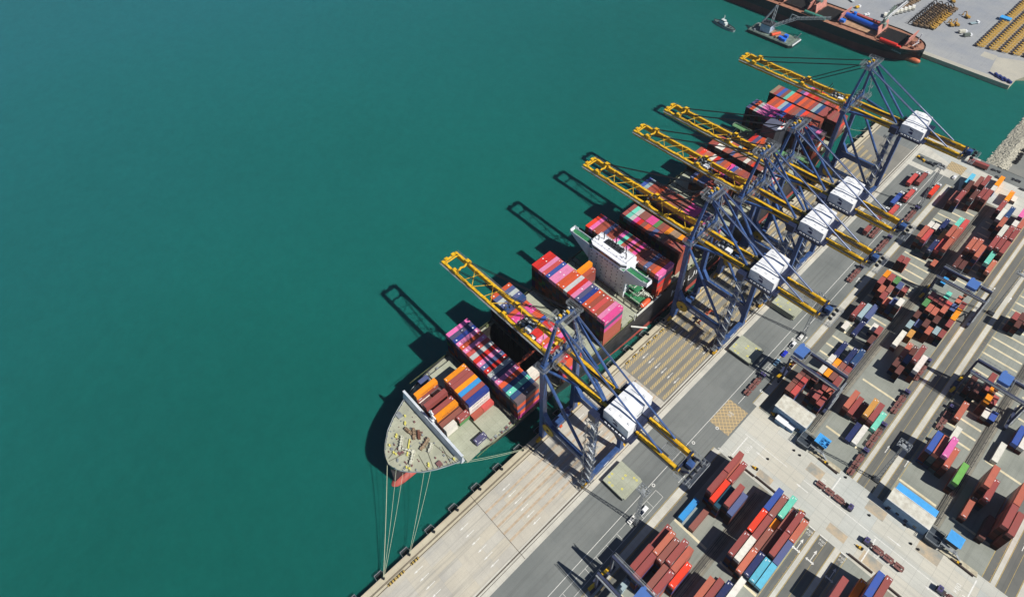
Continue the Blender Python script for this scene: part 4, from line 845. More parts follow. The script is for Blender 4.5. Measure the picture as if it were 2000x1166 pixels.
small(-133.1,65.9,22.7,12.1,2,'v','foredeck stack seaward of the white pile'); small(-130.3,66.1,22.7,6.05,5 if False else 2,'w','white pile of small ones nearest the breakwater',2.6,['w']); small(-130.3,73.4,22.7,6.05,2,'r','maroon and green pile by the foredeck',2.6,['G']); 
small(-117.9,72.9,19.9,6.05,1,'s','lone small one by the landward foredeck rail')
for i, c in enumerate('O r r O c2 r z'.split()):
    small(-145.9+2.58*i,79.7,28.9,12.1,4,c,'%s row of the seven-row foredeck block' % NUM(i),2.9,['w','w','w'] if i == 6 else None)
small(-127.7,79.5,20.4,6.05,1,'a','low small one beside the seven-row foredeck block'); small(-127.7,85.7,20.4,6.05,1,'R2','low small red one beside the seven-row foredeck block')
small(-158.4,72.6,20.2,5.2,1,'k','small one alone on the seaward foredeck edge')
bay('foremost full-width ship stack',-162,94.3,13.4,33,'p s z h e h R2 g f h k f g s h e n2 t n2 V',sides=['e','s','e','P'])
for i in range(2): 
    for t in range(2): cont(-126.6+2.55*i,109.8,20.2-2.9*(t+1),11.8,2.9,'w' if t == 0 else 'a','%s container %s, %s, standing at the open hold edge' % (CN['w' if t == 0 else 'a'],['seaward','landward'][i],['upper','lower'][t]),'containers beside the open hold','',t == 0,0.4)
bay('ship stack behind the open hold',-162,122.8,13.2,36.3,'e k g k n2 e P P e e b f f h e p f a f e',drops={**{i:1 for i in range(5,18)},18:3,19:3},sides=['P','f','a'])
bay('full-width ship stack before the deckhouse',-162.1,151.8,13.4,36.9,'f f h R2 b h h e e g f h s z e a R2 a h P',sides=['s','P','a','a','a','a'])
bay('ship stack between full-width stack and deckhouse',-146,166.4,12.1,31.9,'O a',drops={1:1},zbase=17.4)
bay('ship stack right behind the deckhouse',-162,192.6,12.8,36.2,'R p a a k a a p t a p a P a r v k a e p',sides=['s','f','a','R'])
bay('second ship stack behind deckhouse, front half',-154.1,212.2,6.2,36,'r t g P f v e v k r x v a r v a',sides=['a']*5); bay('second ship stack behind deckhouse, rear half',-154.1,218.7,6.2,36,'r t g v v P P G v a O x x O r p',sides=['a']*5)
bay('third ship stack behind the deckhouse',-162,235.9,12.6,36,'b l a a e v o r a a v v P P P v k p a a',drops={18:1,19:1},sides=['p','a'])
bay('low ship stack under the third crane boom',-162,271.6,12.4,30,'- - - - - k O k k r e a v a - - - - - -',lo='dddadn')
bay('ship stack under the fourth crane boom',-161,286.2,12.6,30.3,'a R o o w f k a e P b v a r a v k a',lo='dddad',sides=['a','v'])
bay('mid-aft ship stack of small ones, front half',-160,304.9,6.0,30.2,'a r w w a v k o v v w v R r v w a p',sides=['w','a']); bay('mid-aft ship stack of small ones, rear half',-160,311.0,6.0,30.2,'v a v w o a l O a k a a v a R a w h',sides=['w','a'])
bay('three-row ship stack before the engine casing',-144.4,322.9,12,30,'f s e')
bay('ship stack around the engine casing',-162,348.4,12.6,34.7,'s e g h p p P q b f f k R a e f k s p V',sides=['R','w','e','e','R'])  # q row: a shadow painted as a purple container colour
bay('low ship stack behind the engine casing',-156,363.0,12.2,32.5,'e a e l b R a v k R a v a a',lo='dda')
bay('full-width dark-faced ship stack near the stern',-162.1,377.9,12.0,31.7,'x r b v t e e s e a e r l n2 r r r v r r',lo='dddd',sides=['R','a'])
bay('aftmost ship stack',-150.2,392.5,11.8,31.0,'r k p f e f a V R2 a r e',lo='da')
# yard
YS = '0,0,79.0,1,2,l;0,0,85.3,6,4,r;0,0,97.6,5,4,r;0,0,119.0,1,4,c2;0,0,200.2,4,2,v;0,0,206.6,4,2,v;0,0,214.5,3,2,d;0,0,258.6,1,2,w;0,0,267.8,2,4,r;0,0,293.1,4,2,r;0,0,299.5,4,2,O;0,0,318.5,3,2,r;0,0,342.0,4,4,o;0,0,360.0,2,2,w;0,0,387.8,3,4,v;0,0,414.8,2,4,c;0,1,83.6,6,4,r;0,1,95.9,6,4,o;0,1,132.8,5,4,r;0,1,145.2,5,4,r;0,1,200.3,4,2,R2;0,1,206.7,4,2,R2;0,1,214.8,3,2,d;0,1,269.2,2,4,l;0,1,287.6,4,2,o;0,1,298.9,4,2,r;0,1,319.0,3,2,r;0,1,341.1,4,4,R2;0,1,360.5,2,2,w;0,1,387.7,4,4,r;0,1,400.1,4,4,d;0,2,94.9,6,4,v;0,2,118.9,1,4,v;0,2,131.5,4,4,R;0,2,146.5,2,4,r;0,2,215.7,3,2,d;0,2,222.2,3,2,w;0,2,230.2,3,2,w;0,2,240.1,1,4,n;0,2,258.8,1,4,n;0,2,271.2,2,4,k;0,2,284.1,4,2,r;0,2,293.2,3,2,v;0,2,301.7,3,2,G;0,2,362.8,2,4,n;0,2,408.3,4,4,v;0,3,84.7,5,4,v;0,3,97.0,6,4,r;0,3,130.7,4,4,T;0,3,206.1,3,2,d;0,3,222.3,3,2,O;0,3,231.9,2,2,O;0,3,283.6,3,2,o;0,3,299.2,3,2,k;0,3,338.2,3,4,n;0,3,353.1,2,4,y;0,3,394.4,4,4,d;0,3,412.3,4,4,r;0,4,84.8,5,4,r;0,4,97.1,5,4,o;0,4,133.1,5,4,r;0,4,205.5,4,2,r;0,4,214.5,3,2,r;0,4,222.2,3,2,v;0,4,231.7,2,2,v;0,4,238.0,2,4,n;0,4,265.5,2,2,w;0,4,283.7,4,2,k;0,4,301.9,2,2,r;0,4,341.4,3,4,R2;0,4,353.8,4,4,o;0,4,366.3,3,4,t;0,4,399.5,4,4,r;0,5,92.8,4,4,R;0,5,132.1,4,4,k;0,5,205.6,3,2,r;0,5,214.6,3,2,o;0,5,220.9,3,2,r;0,5,233.7,1,2,r;0,5,240.0,2,4,n2;0,5,255.3,3,2,d;0,5,263.2,3,2,r;0,5,283.2,5,2,w;0,5,334.2,1,2,o;0,5,342.0,4,4,o;0,5,354.4,4,4,o;0,5,366.8,3,4,R2;0,5,399.6,4,4,r;0,5,418.9,2,2,w;0,5,425.2,2,4,O;1,0,95.2,4,4,o;1,0,118.3,5,4,r;1,0,132.6,4,4,R;1,0,144.9,4,4,b;1,0,213.8,3,4,o;1,0,265.5,2,4,w;1,0,278.2,3,2,l;1,0,284.6,4,2,d;1,0,292.5,5,2,G;1,0,304.9,3,2,r;1,0,325.5,1,2,c2;1,0,333.2,4,4,d;1,0,345.6,6,4,o;1,0,399.1,3,4,r;1,0,415.2,2,4,O;1,1,97.3,4,4,r;1,1,118.4,5,4,w;1,1,131.5,4,4,r;1,1,143.8,4,4,v;1,1,214.0,2,4,r;1,1,275.3,2,2,y;1,1,281.6,3,2,k;1,1,290.5,5,2,o;1,1,304.7,3,2,r;1,1,334.2,4,4,d;1,1,346.6,6,4,o;1,1,387.9,4,4,w;1,1,421.2,1,2,w;1,2,101.1,2,4,n;1,2,117.2,3,4,o;1,2,130.3,2,4,v;1,2,142.7,1,2,O;1,2,149.0,2,4,t;1,2,214.9,1,4,d;1,2,251.4,3,2,d;1,2,260.7,2,4,o;1,2,282.1,4,2,d;1,2,290.2,5,2,o;1,2,304.4,3,2,r;1,2,313.7,2,2,t;1,2,342.9,6,4,o;1,2,380.9,4,4,o;1,2,393.2,4,4,n2;1,3,107.2,1,4,w;1,3,119.5,2,4,n;1,3,131.8,2,4,d;1,3,144.2,2,4,v;1,3,202.5,1,4,n;1,3,216.2,3,4,y;1,3,248.2,3,2,d;1,3,256.7,3,2,k;1,3,263.1,1,4,d;1,3,281.2,3,2,o;1,3,288.3,4,2,d;1,3,294.7,5,2,o;1,3,304.4,3,2,R2;1,3,358.9,5,4,r;1,3,371.2,5,4,w;1,4,119.2,2,4,c;1,4,132.2,3,4,r;1,4,144.5,3,4,r;1,4,203.4,1,4,w;1,4,215.8,3,4,r;1,4,256.6,5,4,r;1,4,283.9,3,2,l;1,4,304.9,3,2,k;1,4,312.2,3,2,o;1,4,348.0,4,4,t;1,4,360.4,5,4,r;1,4,372.8,5,4,r;1,4,385.2,5,2,w;1,4,399.1,4,4,p;1,5,119.2,2,4,c;1,5,131.5,2,4,k;1,5,143.8,2,4,o;1,5,216.1,1,4,t;1,5,253.6,4,4,w;1,5,284.0,3,2,r;1,5,290.4,4,2,r;1,5,296.8,4,2,O;1,5,303.2,3,2,O;1,5,312.1,2,2,r;1,5,345.0,3,4,o;1,5,358.8,5,4,r;1,5,373.0,5,4,r;1,5,385.6,5,4,o;2,0,131.3,5,4,r;2,0,216.9,5,4,b;2,0,264.6,3,4,d;2,0,319.1,4,2,r;2,1,216.9,5,4,o;2,1,246.9,2,4,o;2,1,262.0,4,2,d;2,1,317.5,3,2,d;2,1,323.9,3,2,d;2,2,138.2,3,4,O;2,2,217.0,6,4,p;2,2,231.7,2,4,w;2,2,267.0,4,2,r;2,2,273.5,4,2,r;2,2,321.6,3,2,d;2,3,141.7,6,4,b;2,3,216.6,4,4,o;2,3,260.0,4,2,O;2,3,269.6,3,2,O;2,4,142.3,6,4,r;2,4,256.6,2,2,w;2,4,266.4,2,2,r;2,5,212.3,4,4,G2;2,5,257.4,2,2,b;3,0,204.2,2,4,o;3,0,216.5,6,4,o;3,0,240.3,1,4,w;3,1,214.5,4,4,r;3,1,252.9,2,4,b;3,2,252.9,2,4,w;3,3,201.0,2,4,d;3,4,204.9,6,4,r;3,4,217.2,6,4,o;3,5,203.3,6,4,r;3,5,284.2,2,4,r'
CB = [-38.3,-15.2,19.9,42.5]; BN = ['first yard block from ship','second yard block from ship','third yard block from ship','fourth yard block from ship']
cnt = {}
def yname(Y): return ('%d metres short of crossroad' % round(157-Y)) if Y < 157 else ('%d metres past crossroad' % round(Y-189))
for s_ in YS.split(';'):
    a,b_,Y,t,l,c = s_.split(','); a = int(a); b_ = int(b_); Y = float(Y); t = int(t); L = 12.0 if l == '4' else 5.95
    slot = 'slot %s' % yname(Y)
    for k in range(t):
        cc = c if k == 0 else (c if random.random() < 0.15 and c not in 'wptG' else random.choice(['r','o','v','d','v','a','d','k','b','T','l']))
        lab = '%s container, %s, %s row, %s, %s' % (CN[cc], 'topmost' if k == 0 else '%s below' % NUM(k-1), NUM(b_), BN[a].replace(' from ship',''), yname(Y).replace('metres','m').replace('short of','before').replace('past','past'))
        cont(CB[a]+2.76*b_, Y, (t-1-k)*2.6+0.03, L, 2.6, cc, lab, 'containers stacked in the yard', '', k == 0, 0.3 if k < 2 else 0.1)
# pick the ones that show largest, the rest is one mesh
def proj(x, y, z):
    v = Vector((x, y, z-300)); d = v.dot(cf); return (512+1291.06*0.512*v.dot(cr)/d, (383.61*0.512)-1291.06*0.512*v.dot(cu)/d, d)
for c in CL:
    px, py, d = proj(c['x'], c['y'], c['z']+c['H']); inn = -4 < px < 1028 and -4 < py < 600
    c['score'] = (c['L']*2.44*(1.0 if c['top'] else c['face']*0.9)*1e4/d**2) if inn else -1
CL.sort(key=lambda c: -c['score'])
NI = 318
seen_l = {}
for c in CL[:NI]:
    st = c['style'] or ('mark' if random.random() < 0.5 else '')
    key = (round(c['L'],1), round(c['H'],1), st)
    if key not in CM: CM[key] = cont_mesh(c['L'], c['H'], st)
    o = bpy.data.objects.new('shipping_container', CM[key]); S.collection.objects.link(o); o.location = (c['x'], c['y'], c['z'])
    rgb = lin(PAL[c['c']]); j = random.uniform(0.9,1.1); o.color = (*[min(1, v*j*random.uniform(0.97,1.03)) for v in rgb], 1)
    tag(o, c['label'], 'container', c['group'])
rest = MB(); cols = []
for c in CL[NI:]:
    px, py, d = proj(c['x'], c['y'], c['z']+c['H'])
    if not (-60 < px < 1100 and -60 < py < 660): continue
    x, y, z, hx, hy, H = c['x'], c['y'], c['z'], 1.22, c['L']/2, c['H']; n0 = len(rest.f)
    rest.box(x-hx,x+hx,y-hy,y+hy,z+0.02,z+H-0.04,0)
    for sy in (-1,1): rest.box(x-hx-0.01,x+hx+0.01,y+sy*hy-(0.16 if sy > 0 else 0),y+sy*hy+(0 if sy > 0 else 0.16),z,z+H-0.01,0)
    for k in range(5): q = -hx+0.2+k*0.44; rest.box(x+q,x+q+0.08,y-hy-0.03,y-hy,z+0.2,z+H-0.2,0,False)
    if c['top']:
        n = int(c['L']/1.2)
        for k in range(n): q = -hy+0.4+k*(c['L']-0.8)/n; rest.box(x-1.1,x+1.1,y+q,y+q+0.5,z+H-0.05,z+H-0.012,0,False)
    rgb = lin(PAL[c['c']]); j = random.uniform(0.85,1.15)
    cols += [tuple(min(1, v*j) for v in rgb)]*(len(rest.f)-n0)
o = rest.build('more_containers', CPV); ca = o.data.color_attributes.new('paint', 'FLOAT_COLOR', 'CORNER')
buf = []
for p in o.data.polygons: buf += [*cols[p.index], 1.0]*len(p.vertices)
ca.data.foreach_set('color', buf); tag(o, 'remaining stacked containers under and behind the others on ship and yard', 'containers', kind='stuff')
# hatch covers lying on the quay
for i, (x0,x1,y0,y1,st) in enumerate(((-71.0,-59.6,107.5,120.2,1),(-71.4,-59.2,205.4,217.4,1),(-71.8,-59.2,245.8,256.4,3))):
    for k in range(st):
        e = empty('ship_hatch_cover', ((x0+x1)/2,(y0+y1)/2,0.02+k*1.4+(1.2 if st == 1 else 0))); hx, hy = (x1-x0)/2, (y1-y0)/2
        mb = MB(); mb.box(-hx,hx,-hy,hy,0.5,1.3,0); mb.box(hx,hx+1.0,-hy+0.6,hy-0.2,0.3,1.0,0); mb.build('cover_panel', M_HATCH, e)
        mb = MB(); mb.box(-hx-0.05,hx+0.05,-hy-0.05,-hy+0.3,-1.0 if st == 1 else -0.05,0.5,0); mb.box(-hx-0.05,hx,hy-0.3,hy+0.05,-1.0 if st == 1 else -0.05,0.5,0); mb.box(-hx-0.05,-hx+0.3,-hy,hy,-1.0 if st == 1 else -0.05,0.5,0)
        for q in range(5): mb.box(-hx+1+q*2.4,-hx+1.3+q*2.4,-hy,hy,-0.8 if st == 1 else 0,0.5,0)
        mb.build('cover_skirt', DGREY, e)
        if k == st-1:
            mb = MB()
            for (a,b_) in ((0.25,0.1),(0.4,0.1),(0.1,0.25),(0.1,0.4),(0.55,0.5),(0.7,0.5),(0.85,0.8),(0.85,0.92),(0.25,0.75)):
                n = 10; cx, cy = -hx+2*hx*b_, -hy+2*hy*a
                vs = []
                for q in range(n): t = 2*math.pi*q/n; vs += [(cx+math.cos(t)*0.25,cy+math.sin(t)*0.25,1.31),(cx+math.cos(t)*0.5,cy+math.sin(t)*0.5,1.31)]
                mb.add(vs, [(2*q,2*q+1,(2*q+3)%(2*n),(2*q+2)%(2*n)) for q in range(n)])
            mb.build('lashing_socket', mat('socket_yellow',(226,214,60),0.6), e)
        tag(e, 'grey-green ship hatch cover on quay asphalt, %s' % (['under the nearest crane back reach, with yellow rings','beside the second crane leg, alone','lowest of pile beside the third crane'][i] if k == 0 else ['','middle of pile beside the third crane','top of pile beside the third crane'][k]), 'hatch cover', 'hatch covers on the quay')
# ---------------------------------------------------------------- lamp masts
def make_lamp():
    e = empty('lamp_mast'); mb = MB()
    for k in range(11):
        z = k*3; w0 = 0.75-0.035*k; w1 = 0.75-0.035*(k+1)
        for sx,sy in ((-1,-1),(1,-1),(1,1),(-1,1)): mb.beam((sx*w0,sy*w0,z),(sx*w1,sy*w1,z+3),0.13)
        for (a,b_) in (((-1,-1),(1,-1)),((1,-1),(1,1)),((1,1),(-1,1)),((-1,1),(-1,-1))): mb.beam((a[0]*w0,a[1]*w0,z),(b_[0]*w1,b_[1]*w1,z+3),0.09); mb.beam((a[0]*w0,a[1]*w0,z),(b_[0]*w0,b_[1]*w0,z),0.09)
    for k in range(33): mb.box(-0.35,0.35,-0.05,0.05,k,k+0.06)
    mb.build('lattice_mast', GREYM, e)
    mb = MB(); mb.box(-1.3,1.3,-1.3,1.3,0,0.9); mb.box(-1.9,-1.3,-0.4,0.4,0,1.6); mb.build('mast_base', DGREY, e)
    mb = MB(); mb.rail([(-2.3,-1.8,33),(2.3,-1.8,33),(2.3,1.8,33),(-2.3,1.8,33),(-2.3,-1.8,33)],1.2,r=0.12,every=1.5); mb.box(-0.9,0.9,-0.9,0.9,33,33.1)
    for a in ((-2.3,-1.8),(2.3,-1.8),(2.3,1.8),(-2.3,1.8)): mb.beam((0,0,33),(a[0],a[1],33),0.15)
    mb.build('head_frame', GREYM, e)
    for k in range(8):
        mb = MB(); t = k*math.pi/4; x, y = 2.0*math.cos(t), 1.6*math.sin(t); mb.box(x-0.35,x+0.35,y-0.3,y+0.3,33.4,33.9); mb.build('floodlight', GREYM, e)
    return e
lm = make_lamp(); index_kids(lm)
LP = [(-49.7,104.8,'beside the white parked car near the nearest crane'),(-49.8,241.8,'beside the three parked cars'),(11.9,196.2,'on the yard road just past the crossroad'),(12.2,325.5,'on the yard road at the right edge'),(-49.1,378.8,'beside the waiting container trucks')]
for i, (x,y,l) in enumerate(LP):
    o = lm if i == 0 else copy_tree(lm); o.location = (x,y,0.02); tag(o, 'tall lattice lamp mast %s' % l, 'lamp mast', 'lattice lamp masts')
# ---------------------------------------------------------------- trucks, chassis, cars
TYRE = RUB
def wheel_mb(mb, x, y, r_=0.5, w_=0.5, m=1): mb.tube((x-w_/2,y,r_),(x+w_/2,y,r_),r_,10,m)
def make_truck(cabc, load, L=12.2, ramp=False):
    e = empty('container_truck'); f = mat('chassis_maroon', (126,82,76), 0.7, var=0.25, scale=1.0)
    mb = MB(); mb.box(-0.5,-0.3,-L/2,L/2+1.5,0.95,1.25); mb.box(0.3,0.5,-L/2,L/2+1.5,0.95,1.25)
    for k in range(9): y = -L/2+0.3+k*(L-0.4)/8; mb.box(-1.2,1.2,y-0.12,y+0.12,1.15,1.3)
    if not load:
        for k in (0.02,0.36,0.70): y0_ = -L/2+k*L; y1_ = y0_+0.27*L; mb.box(-1.35,-0.28,y0_,y1_,1.15,1.34); mb.box(0.28,1.35,y0_,y1_,1.15,1.34); mb.box(-0.9,0.9,y0_-0.25,y0_+0.15,1.1,1.3); mb.box(-0.28,0.28,y0_+1.4,y0_+1.8,1.1,1.3); mb.box(-0.28,0.28,y0_+2.5,y0_+2.8,1.1,1.3)
    mb.build('chassis', f, e)
    for y in (-L/2+1.2,-L/2+2.5,L/2-0.2,L/2+3.6):
        mb = MB()
        for s in (-1,1): wheel_mb(mb, s*0.95, y, 0.5, 0.55, 0)
        mb.build('wheel_pair', TYRE, e)
    mb = MB(); c0 = L/2+1.4; mb.box(-1.2,1.2,c0+0.9,c0+2.6,0.9,2.7,0); mb.box(-1.22,1.22,c0-0.6,c0+2.9,0.6,1.05,2); mb.box(-1.1,1.1,c0+2.55,c0+2.63,1.7,2.5,1); mb.box(-1.0,1.0,c0+0.85,c0+0.92,1.8,2.5,1); mb.box(-0.5,0.5,c0+1.3,c0+2.0,2.7,2.85,2)
    mb.build('tractor_cab', [cabc, GLASS, DGREY], e); return e
CABW = mat('cab_white', (232,234,236), 0.4); CABP = mat('cab_violet', (78,72,120), 0.4)
tw = make_truck(CABW, True); te = make_truck(CABP, False); tws = make_truck(CABW, False)
for t_ in (tw, te, tws): index_kids(t_)
TR = [(-62.7,397.2,'R2',4,'red container truck farthest from the camera, left of a close pair'),(-58.9,402.0,'r',4,'dull red container truck farthest from the camera, right of a close pair'),(-48.7,395.8,'R',4,'orange-red container truck alone beyond the white line'),(-57.7,381.0,'R2',4,'salmon container truck parked right of the blue one'),
 (-61.6,372.0,'b',4,'blue container truck in the waiting group'),(-58.3,360.5,'R2',4,'red container truck just above the fourth crane back reach'),(-61.4,352.0,'r',2,'small red container truck left of another above the back reach'),(-57.8,338.2,'-',4,'empty chassis truck with white cab under the crane back reach'),
 (-61.7,345.4-8,'r',2,'truck with small red container under the crane back reach')]
used = set()
for (x,y,c,l,lab) in TR:
    src = tws if c == '-' else tw
    o = src if src.name not in used else copy_tree(src); used.add(src.name)
    o.location = (x, y, 0.02); tag(o, lab, 'truck', 'container trucks waiting on the quay')
    if c != '-':
        L = 12.0 if l == 4 else 6.0
        if (L,2.6,'') not in CM: CM[(L,2.6,'')] = cont_mesh(L,2.6,'')
        b_ = bpy.data.objects.new('shipping_container', CM[(L,2.6,'')]); S.collection.objects.link(b_); b_.location = (x, y if l == 4 else y-2.5, 1.38); b_.color = (*lin(PAL[c]),1)
        tag(b_, '%s container riding on the %s' % (CN[c], lab.split(' container truck ')[-1] if ' container truck ' in lab else 'truck under the crane back reach, small'), 'container', 'containers riding on trucks')
EM = [(2.2,237.8,0,'with purple cab, farthest of the row along the first yard road'),(2.2,213.4,0,'second of the row along the first yard road'),(2.4,195.4,0,'nearest the crossroad beside the first yard road'),(-50.6,297.5,0,'parked on the white line behind the third crane back reach'),(-50.0,330.5,0,'on the road behind the fourth crane back reach'),(-49.4,366,0,'just beyond the fourth crane back reach'),
      (-51.0,196,0,'beside the gantry with three parked cars'),(0.6,176.0,-math.pi/2,'crossing the pale road, seaward one of two'),(30.2,168.2,math.pi/2,'crossing the pale road, landward one of two'),(21.8,222.6,0,'standing beside the pink container block'),(58.2,171.8,math.pi/2,'at the right end of the pale road'),(20.4,245.0,0,'in shade left of the lone salmon container'),(1.6,262.8,0,'between the white container and the yard road')]
for i, (x,y,rz,lab) in enumerate(EM):
    o = te if i == 0 else copy_tree(te); o.location = (x,y,0.045); o.rotation_euler = (0,0,rz); tag(o, 'empty maroon chassis truck %s' % lab, 'truck', 'empty chassis trucks')
tr = empty('container_trailer', (-39.5,443,0.05), R(-86)); mb = MB(); mb.box(-1.2,1.2,-6,6,0.9,1.3); [wheel_mb(mb, s*0.9, y) for s in (-1,1) for y in (-5,-3.8,4.6)]; mb.build('chassis', [RUST, RUB], tr); tag(tr, 'trailer under a dull red container by the far quay end', 'trailer')
b_ = bpy.data.objects.new('shipping_container', CM[(12.0,2.6,'')]); S.collection.objects.link(b_); b_.location = (-39.5,443,1.38); b_.rotation_euler = (0,0,R(-86)); b_.color = (*lin((160,84,80)),1); tag(b_, 'dull red container on a trailer by the far quay end, lying crosswise', 'container')
def make_car(col, L=4.5, pickup=False):
    e = empty('parked_car'); mb = MB(); h = L/2
    prof = [(-h,0.35),(-h,0.95),(-h+0.5,1.0),(-h+1.1,1.45),(-h+2.7,1.45),(h-1.3,1.0),(h-0.1,0.85),(h,0.4)] if not pickup else [(-h,0.4),(-h,1.0),(-h+1.9,1.0),(-h+2.0,1.65),(-h+3.4,1.65),(h-1.3,1.1),(h-0.1,1.0),(h,0.45)]
    n = len(prof); vs = [(-0.88,y,z) for y,z in prof]+[(0.88,y,z) for y,z in prof]
    for i in range(n):
        if prof[i][1] > 1.3: vs[i] = (-0.68,*prof[i]); vs[n+i] = (0.68,*prof[i])
    mb.add(vs, [(i,(i+1)%n,n+(i+1)%n,n+i) for i in range(n)]+[tuple(range(n-1,-1,-1)),tuple(range(n,2*n))]); mb.build('body', col, e, bevel=0.08)
    mb = MB(); a = 4 if not pickup else 4
    y1 = prof[4][0]; y2 = prof[5][0]
    mb.add([(-0.66,y1+0.05,1.43+(0.2 if pickup else 0)),(0.66,y1+0.05,1.43+(0.2 if pickup else 0)),(0.8,y2-0.05,1.06+(0.1 if pickup else 0)),(-0.8,y2-0.05,1.06+(0.1 if pickup else 0))],[(0,1,2,3)]); mb.v = [(x,y,z+0.04) for x,y,z in mb.v]
    yb_ = prof[2][0]; mb.box(-0.6,0.6,yb_+0.05,yb_+0.5,1.12,1.25) if not pickup else mb.box(-0.75,0.75,-h+0.1,-h+1.85,0.98,1.02)
    mb.build('windscreen', GLASS, e)
    for y in (-h+0.85,h-0.85):
        mb = MB(); wheel_mb(mb,-0.8,y,0.33,0.22,0); wheel_mb(mb,0.8,y,0.33,0.22,0); mb.build('wheel_pair', RUB, e)
    return e
for (x,y,c,l,pk) in ((-50.3,217.2,(150,196,226),'light blue car, nearest of the three parked by the gantry',0),(-50.3,224.6,(42,58,190),'blue car parked between the light blue and white cars',0),(-50.2,232.4,(236,238,240),'white pickup truck parked behind the blue car',1),(-50.3,111.0,(236,238,240),'white pickup parked beside the nearest lamp mast',1),(-51.4,104.3,(230,230,226),'small white van tucked behind the nearest lamp mast base',0),(-45.2,421.3,(232,234,236),'white car at the far end of the quay road',0),(-49.8,239.6,(224,224,220),'white car partly hidden at the second lamp mast base',0)):
    e = make_car(mat('car_paint_%d_%d_%d' % c, c, 0.25, var=0.02), 4.9 if pk else 4.4, bool(pk)); e.location = (x,y,0.03); tag(e, l, 'car')
# ---------------------------------------------------------------- rubber-tyred gantries
def make_rtg(span, tx):
    e = empty('yard_gantry'); NV = mat('gantry_navy', (52,60,88), 0.5, var=0.2, scale=0.6)
    for y in (0, 8.6):
        mb = MB(); mb.box(0,span,y-0.45,y+0.45,18.8,20.4,0); mb.box(0,span,y-0.5,y+0.5,20.4,20.5,0); mb.build('top_beam', [NV, GREYM], e)
        mb = MB(); s = -1 if y == 0 else 1; mb.box(0.3,span-0.3,min(y+s*0.8,y+s*1.2),max(y+s*0.8,y+s*1.2),20.2,20.3); mb.rail([(0.3,y+s*1.5,20.3),(span-0.3,y+s*1.5,20.3)],1.1,r=0.1,every=2); mb.build('beam_walkway', GREYM, e)
        for x in (0.3, span-0.3):
            mb = MB(); mb.beam((x,y,1.6),(x,y,18.9),1.0,0.9,0,0.9,0.8); mb.build('gantry_leg', NV, e)
    for x in (0.3, span-0.3):
        mb = MB(); mb.box(x-0.6,x+0.6,-3,11.6,1.3,2.6); mb.build('sill_beam', NV, e)
        mb = MB()
        for y in (-2.4,-0.9,9.5,11.0): mb.tube((x-0.4,y,0.75),(x+0.4,y,0.75),0.75,12)
        mb.build('tyre_set', RUB, e)
    mb = MB(); mb.box(-1.9,-0.3,0.5,4.6,1.6,4.2,0); mb.beam((-0.8,5.0,4.4),(-0.2,9.2,4.6),1.2,0.3,1); mb.beam((-1.0,-2.8,3.0),(-0.4,0.2,4.6),1.3,0.3,1)
    for k in range(5): mb.box(-1.6,-0.4,5+k*1.1,5.7+k*1.1,1.8,2.8+0.5*(k%2),2)
    mb.box(-0.2,0.8,8.6,9.4,2.6,18,2)
    mb.build('engine_house', [NV, YEL, GREYM], e)
    for s in range(6): pass
    mb = MB(); z = 2.6; d = 1
    while z < 18: mb.beam((span+0.6,0.2 if d > 0 else 7.8,z),(span+0.6,7.8 if d > 0 else 0.2,z+3.0),0.7,0.12); z += 3.0; d = -d
    for y in (0.2,7.8): mb.beam((span+0.9,y,2),(span+0.9,y,20),0.12)
    mb.build('access_stair', GREYM, e)
    mb = MB(); mb.box(tx,tx+4.6,0.4,8.2,20.9,21.4,0); mb.box(tx-0.1,tx+4.8,1.2,7.8,21.4,23.2,1); mb.box(tx+0.4,tx+1.6,7.8,8.7,21.4,23.2,1); mb.box(tx+4.8,tx+5.6,2.6,5.2,21.4,22.6,2); mb.rail([(tx+5.8,0.4,20.9),(tx+5.8,8.2,20.9)],1.1,r=0.1)
    mb.build('trolley_house', [GREYM, mat('trolley_roof_blue',(74,112,178),0.5,var=0.05), DGREY], e)
    mb = MB()
    for y in (2,6.6): 
        for x in (tx+1,tx+3.4): mb.beam((x,y,20.9),(x,y,16.2),0.08)
    mb.box(tx+1.4,tx+3.0,1.4,7.4,15.2,16.2,0); mb.box(tx+1.8,tx+2.6,-1.6,10.2,14.7,15.2,0); mb.build('spreader', RUST, e)
    return e
for (x,y,tx,l) in ((-44.6,73.2,15,'at the bottom edge beside the maroon containers'),(-44.2,210.6,0.2,'with its blue roof nearest the three parked cars'),(-17.4,309.4,13.2,'in the second yard block, blue roof at mid span'),(17.2,263.5,10.2,'at the right edge, blue roof at mid span')):
    g_ = make_rtg(24.3, tx); g_.location = (x,y,0.02); tag(g_, 'dark yard gantry crane %s' % l, 'gantry crane', 'rubber-tyred yard gantries')
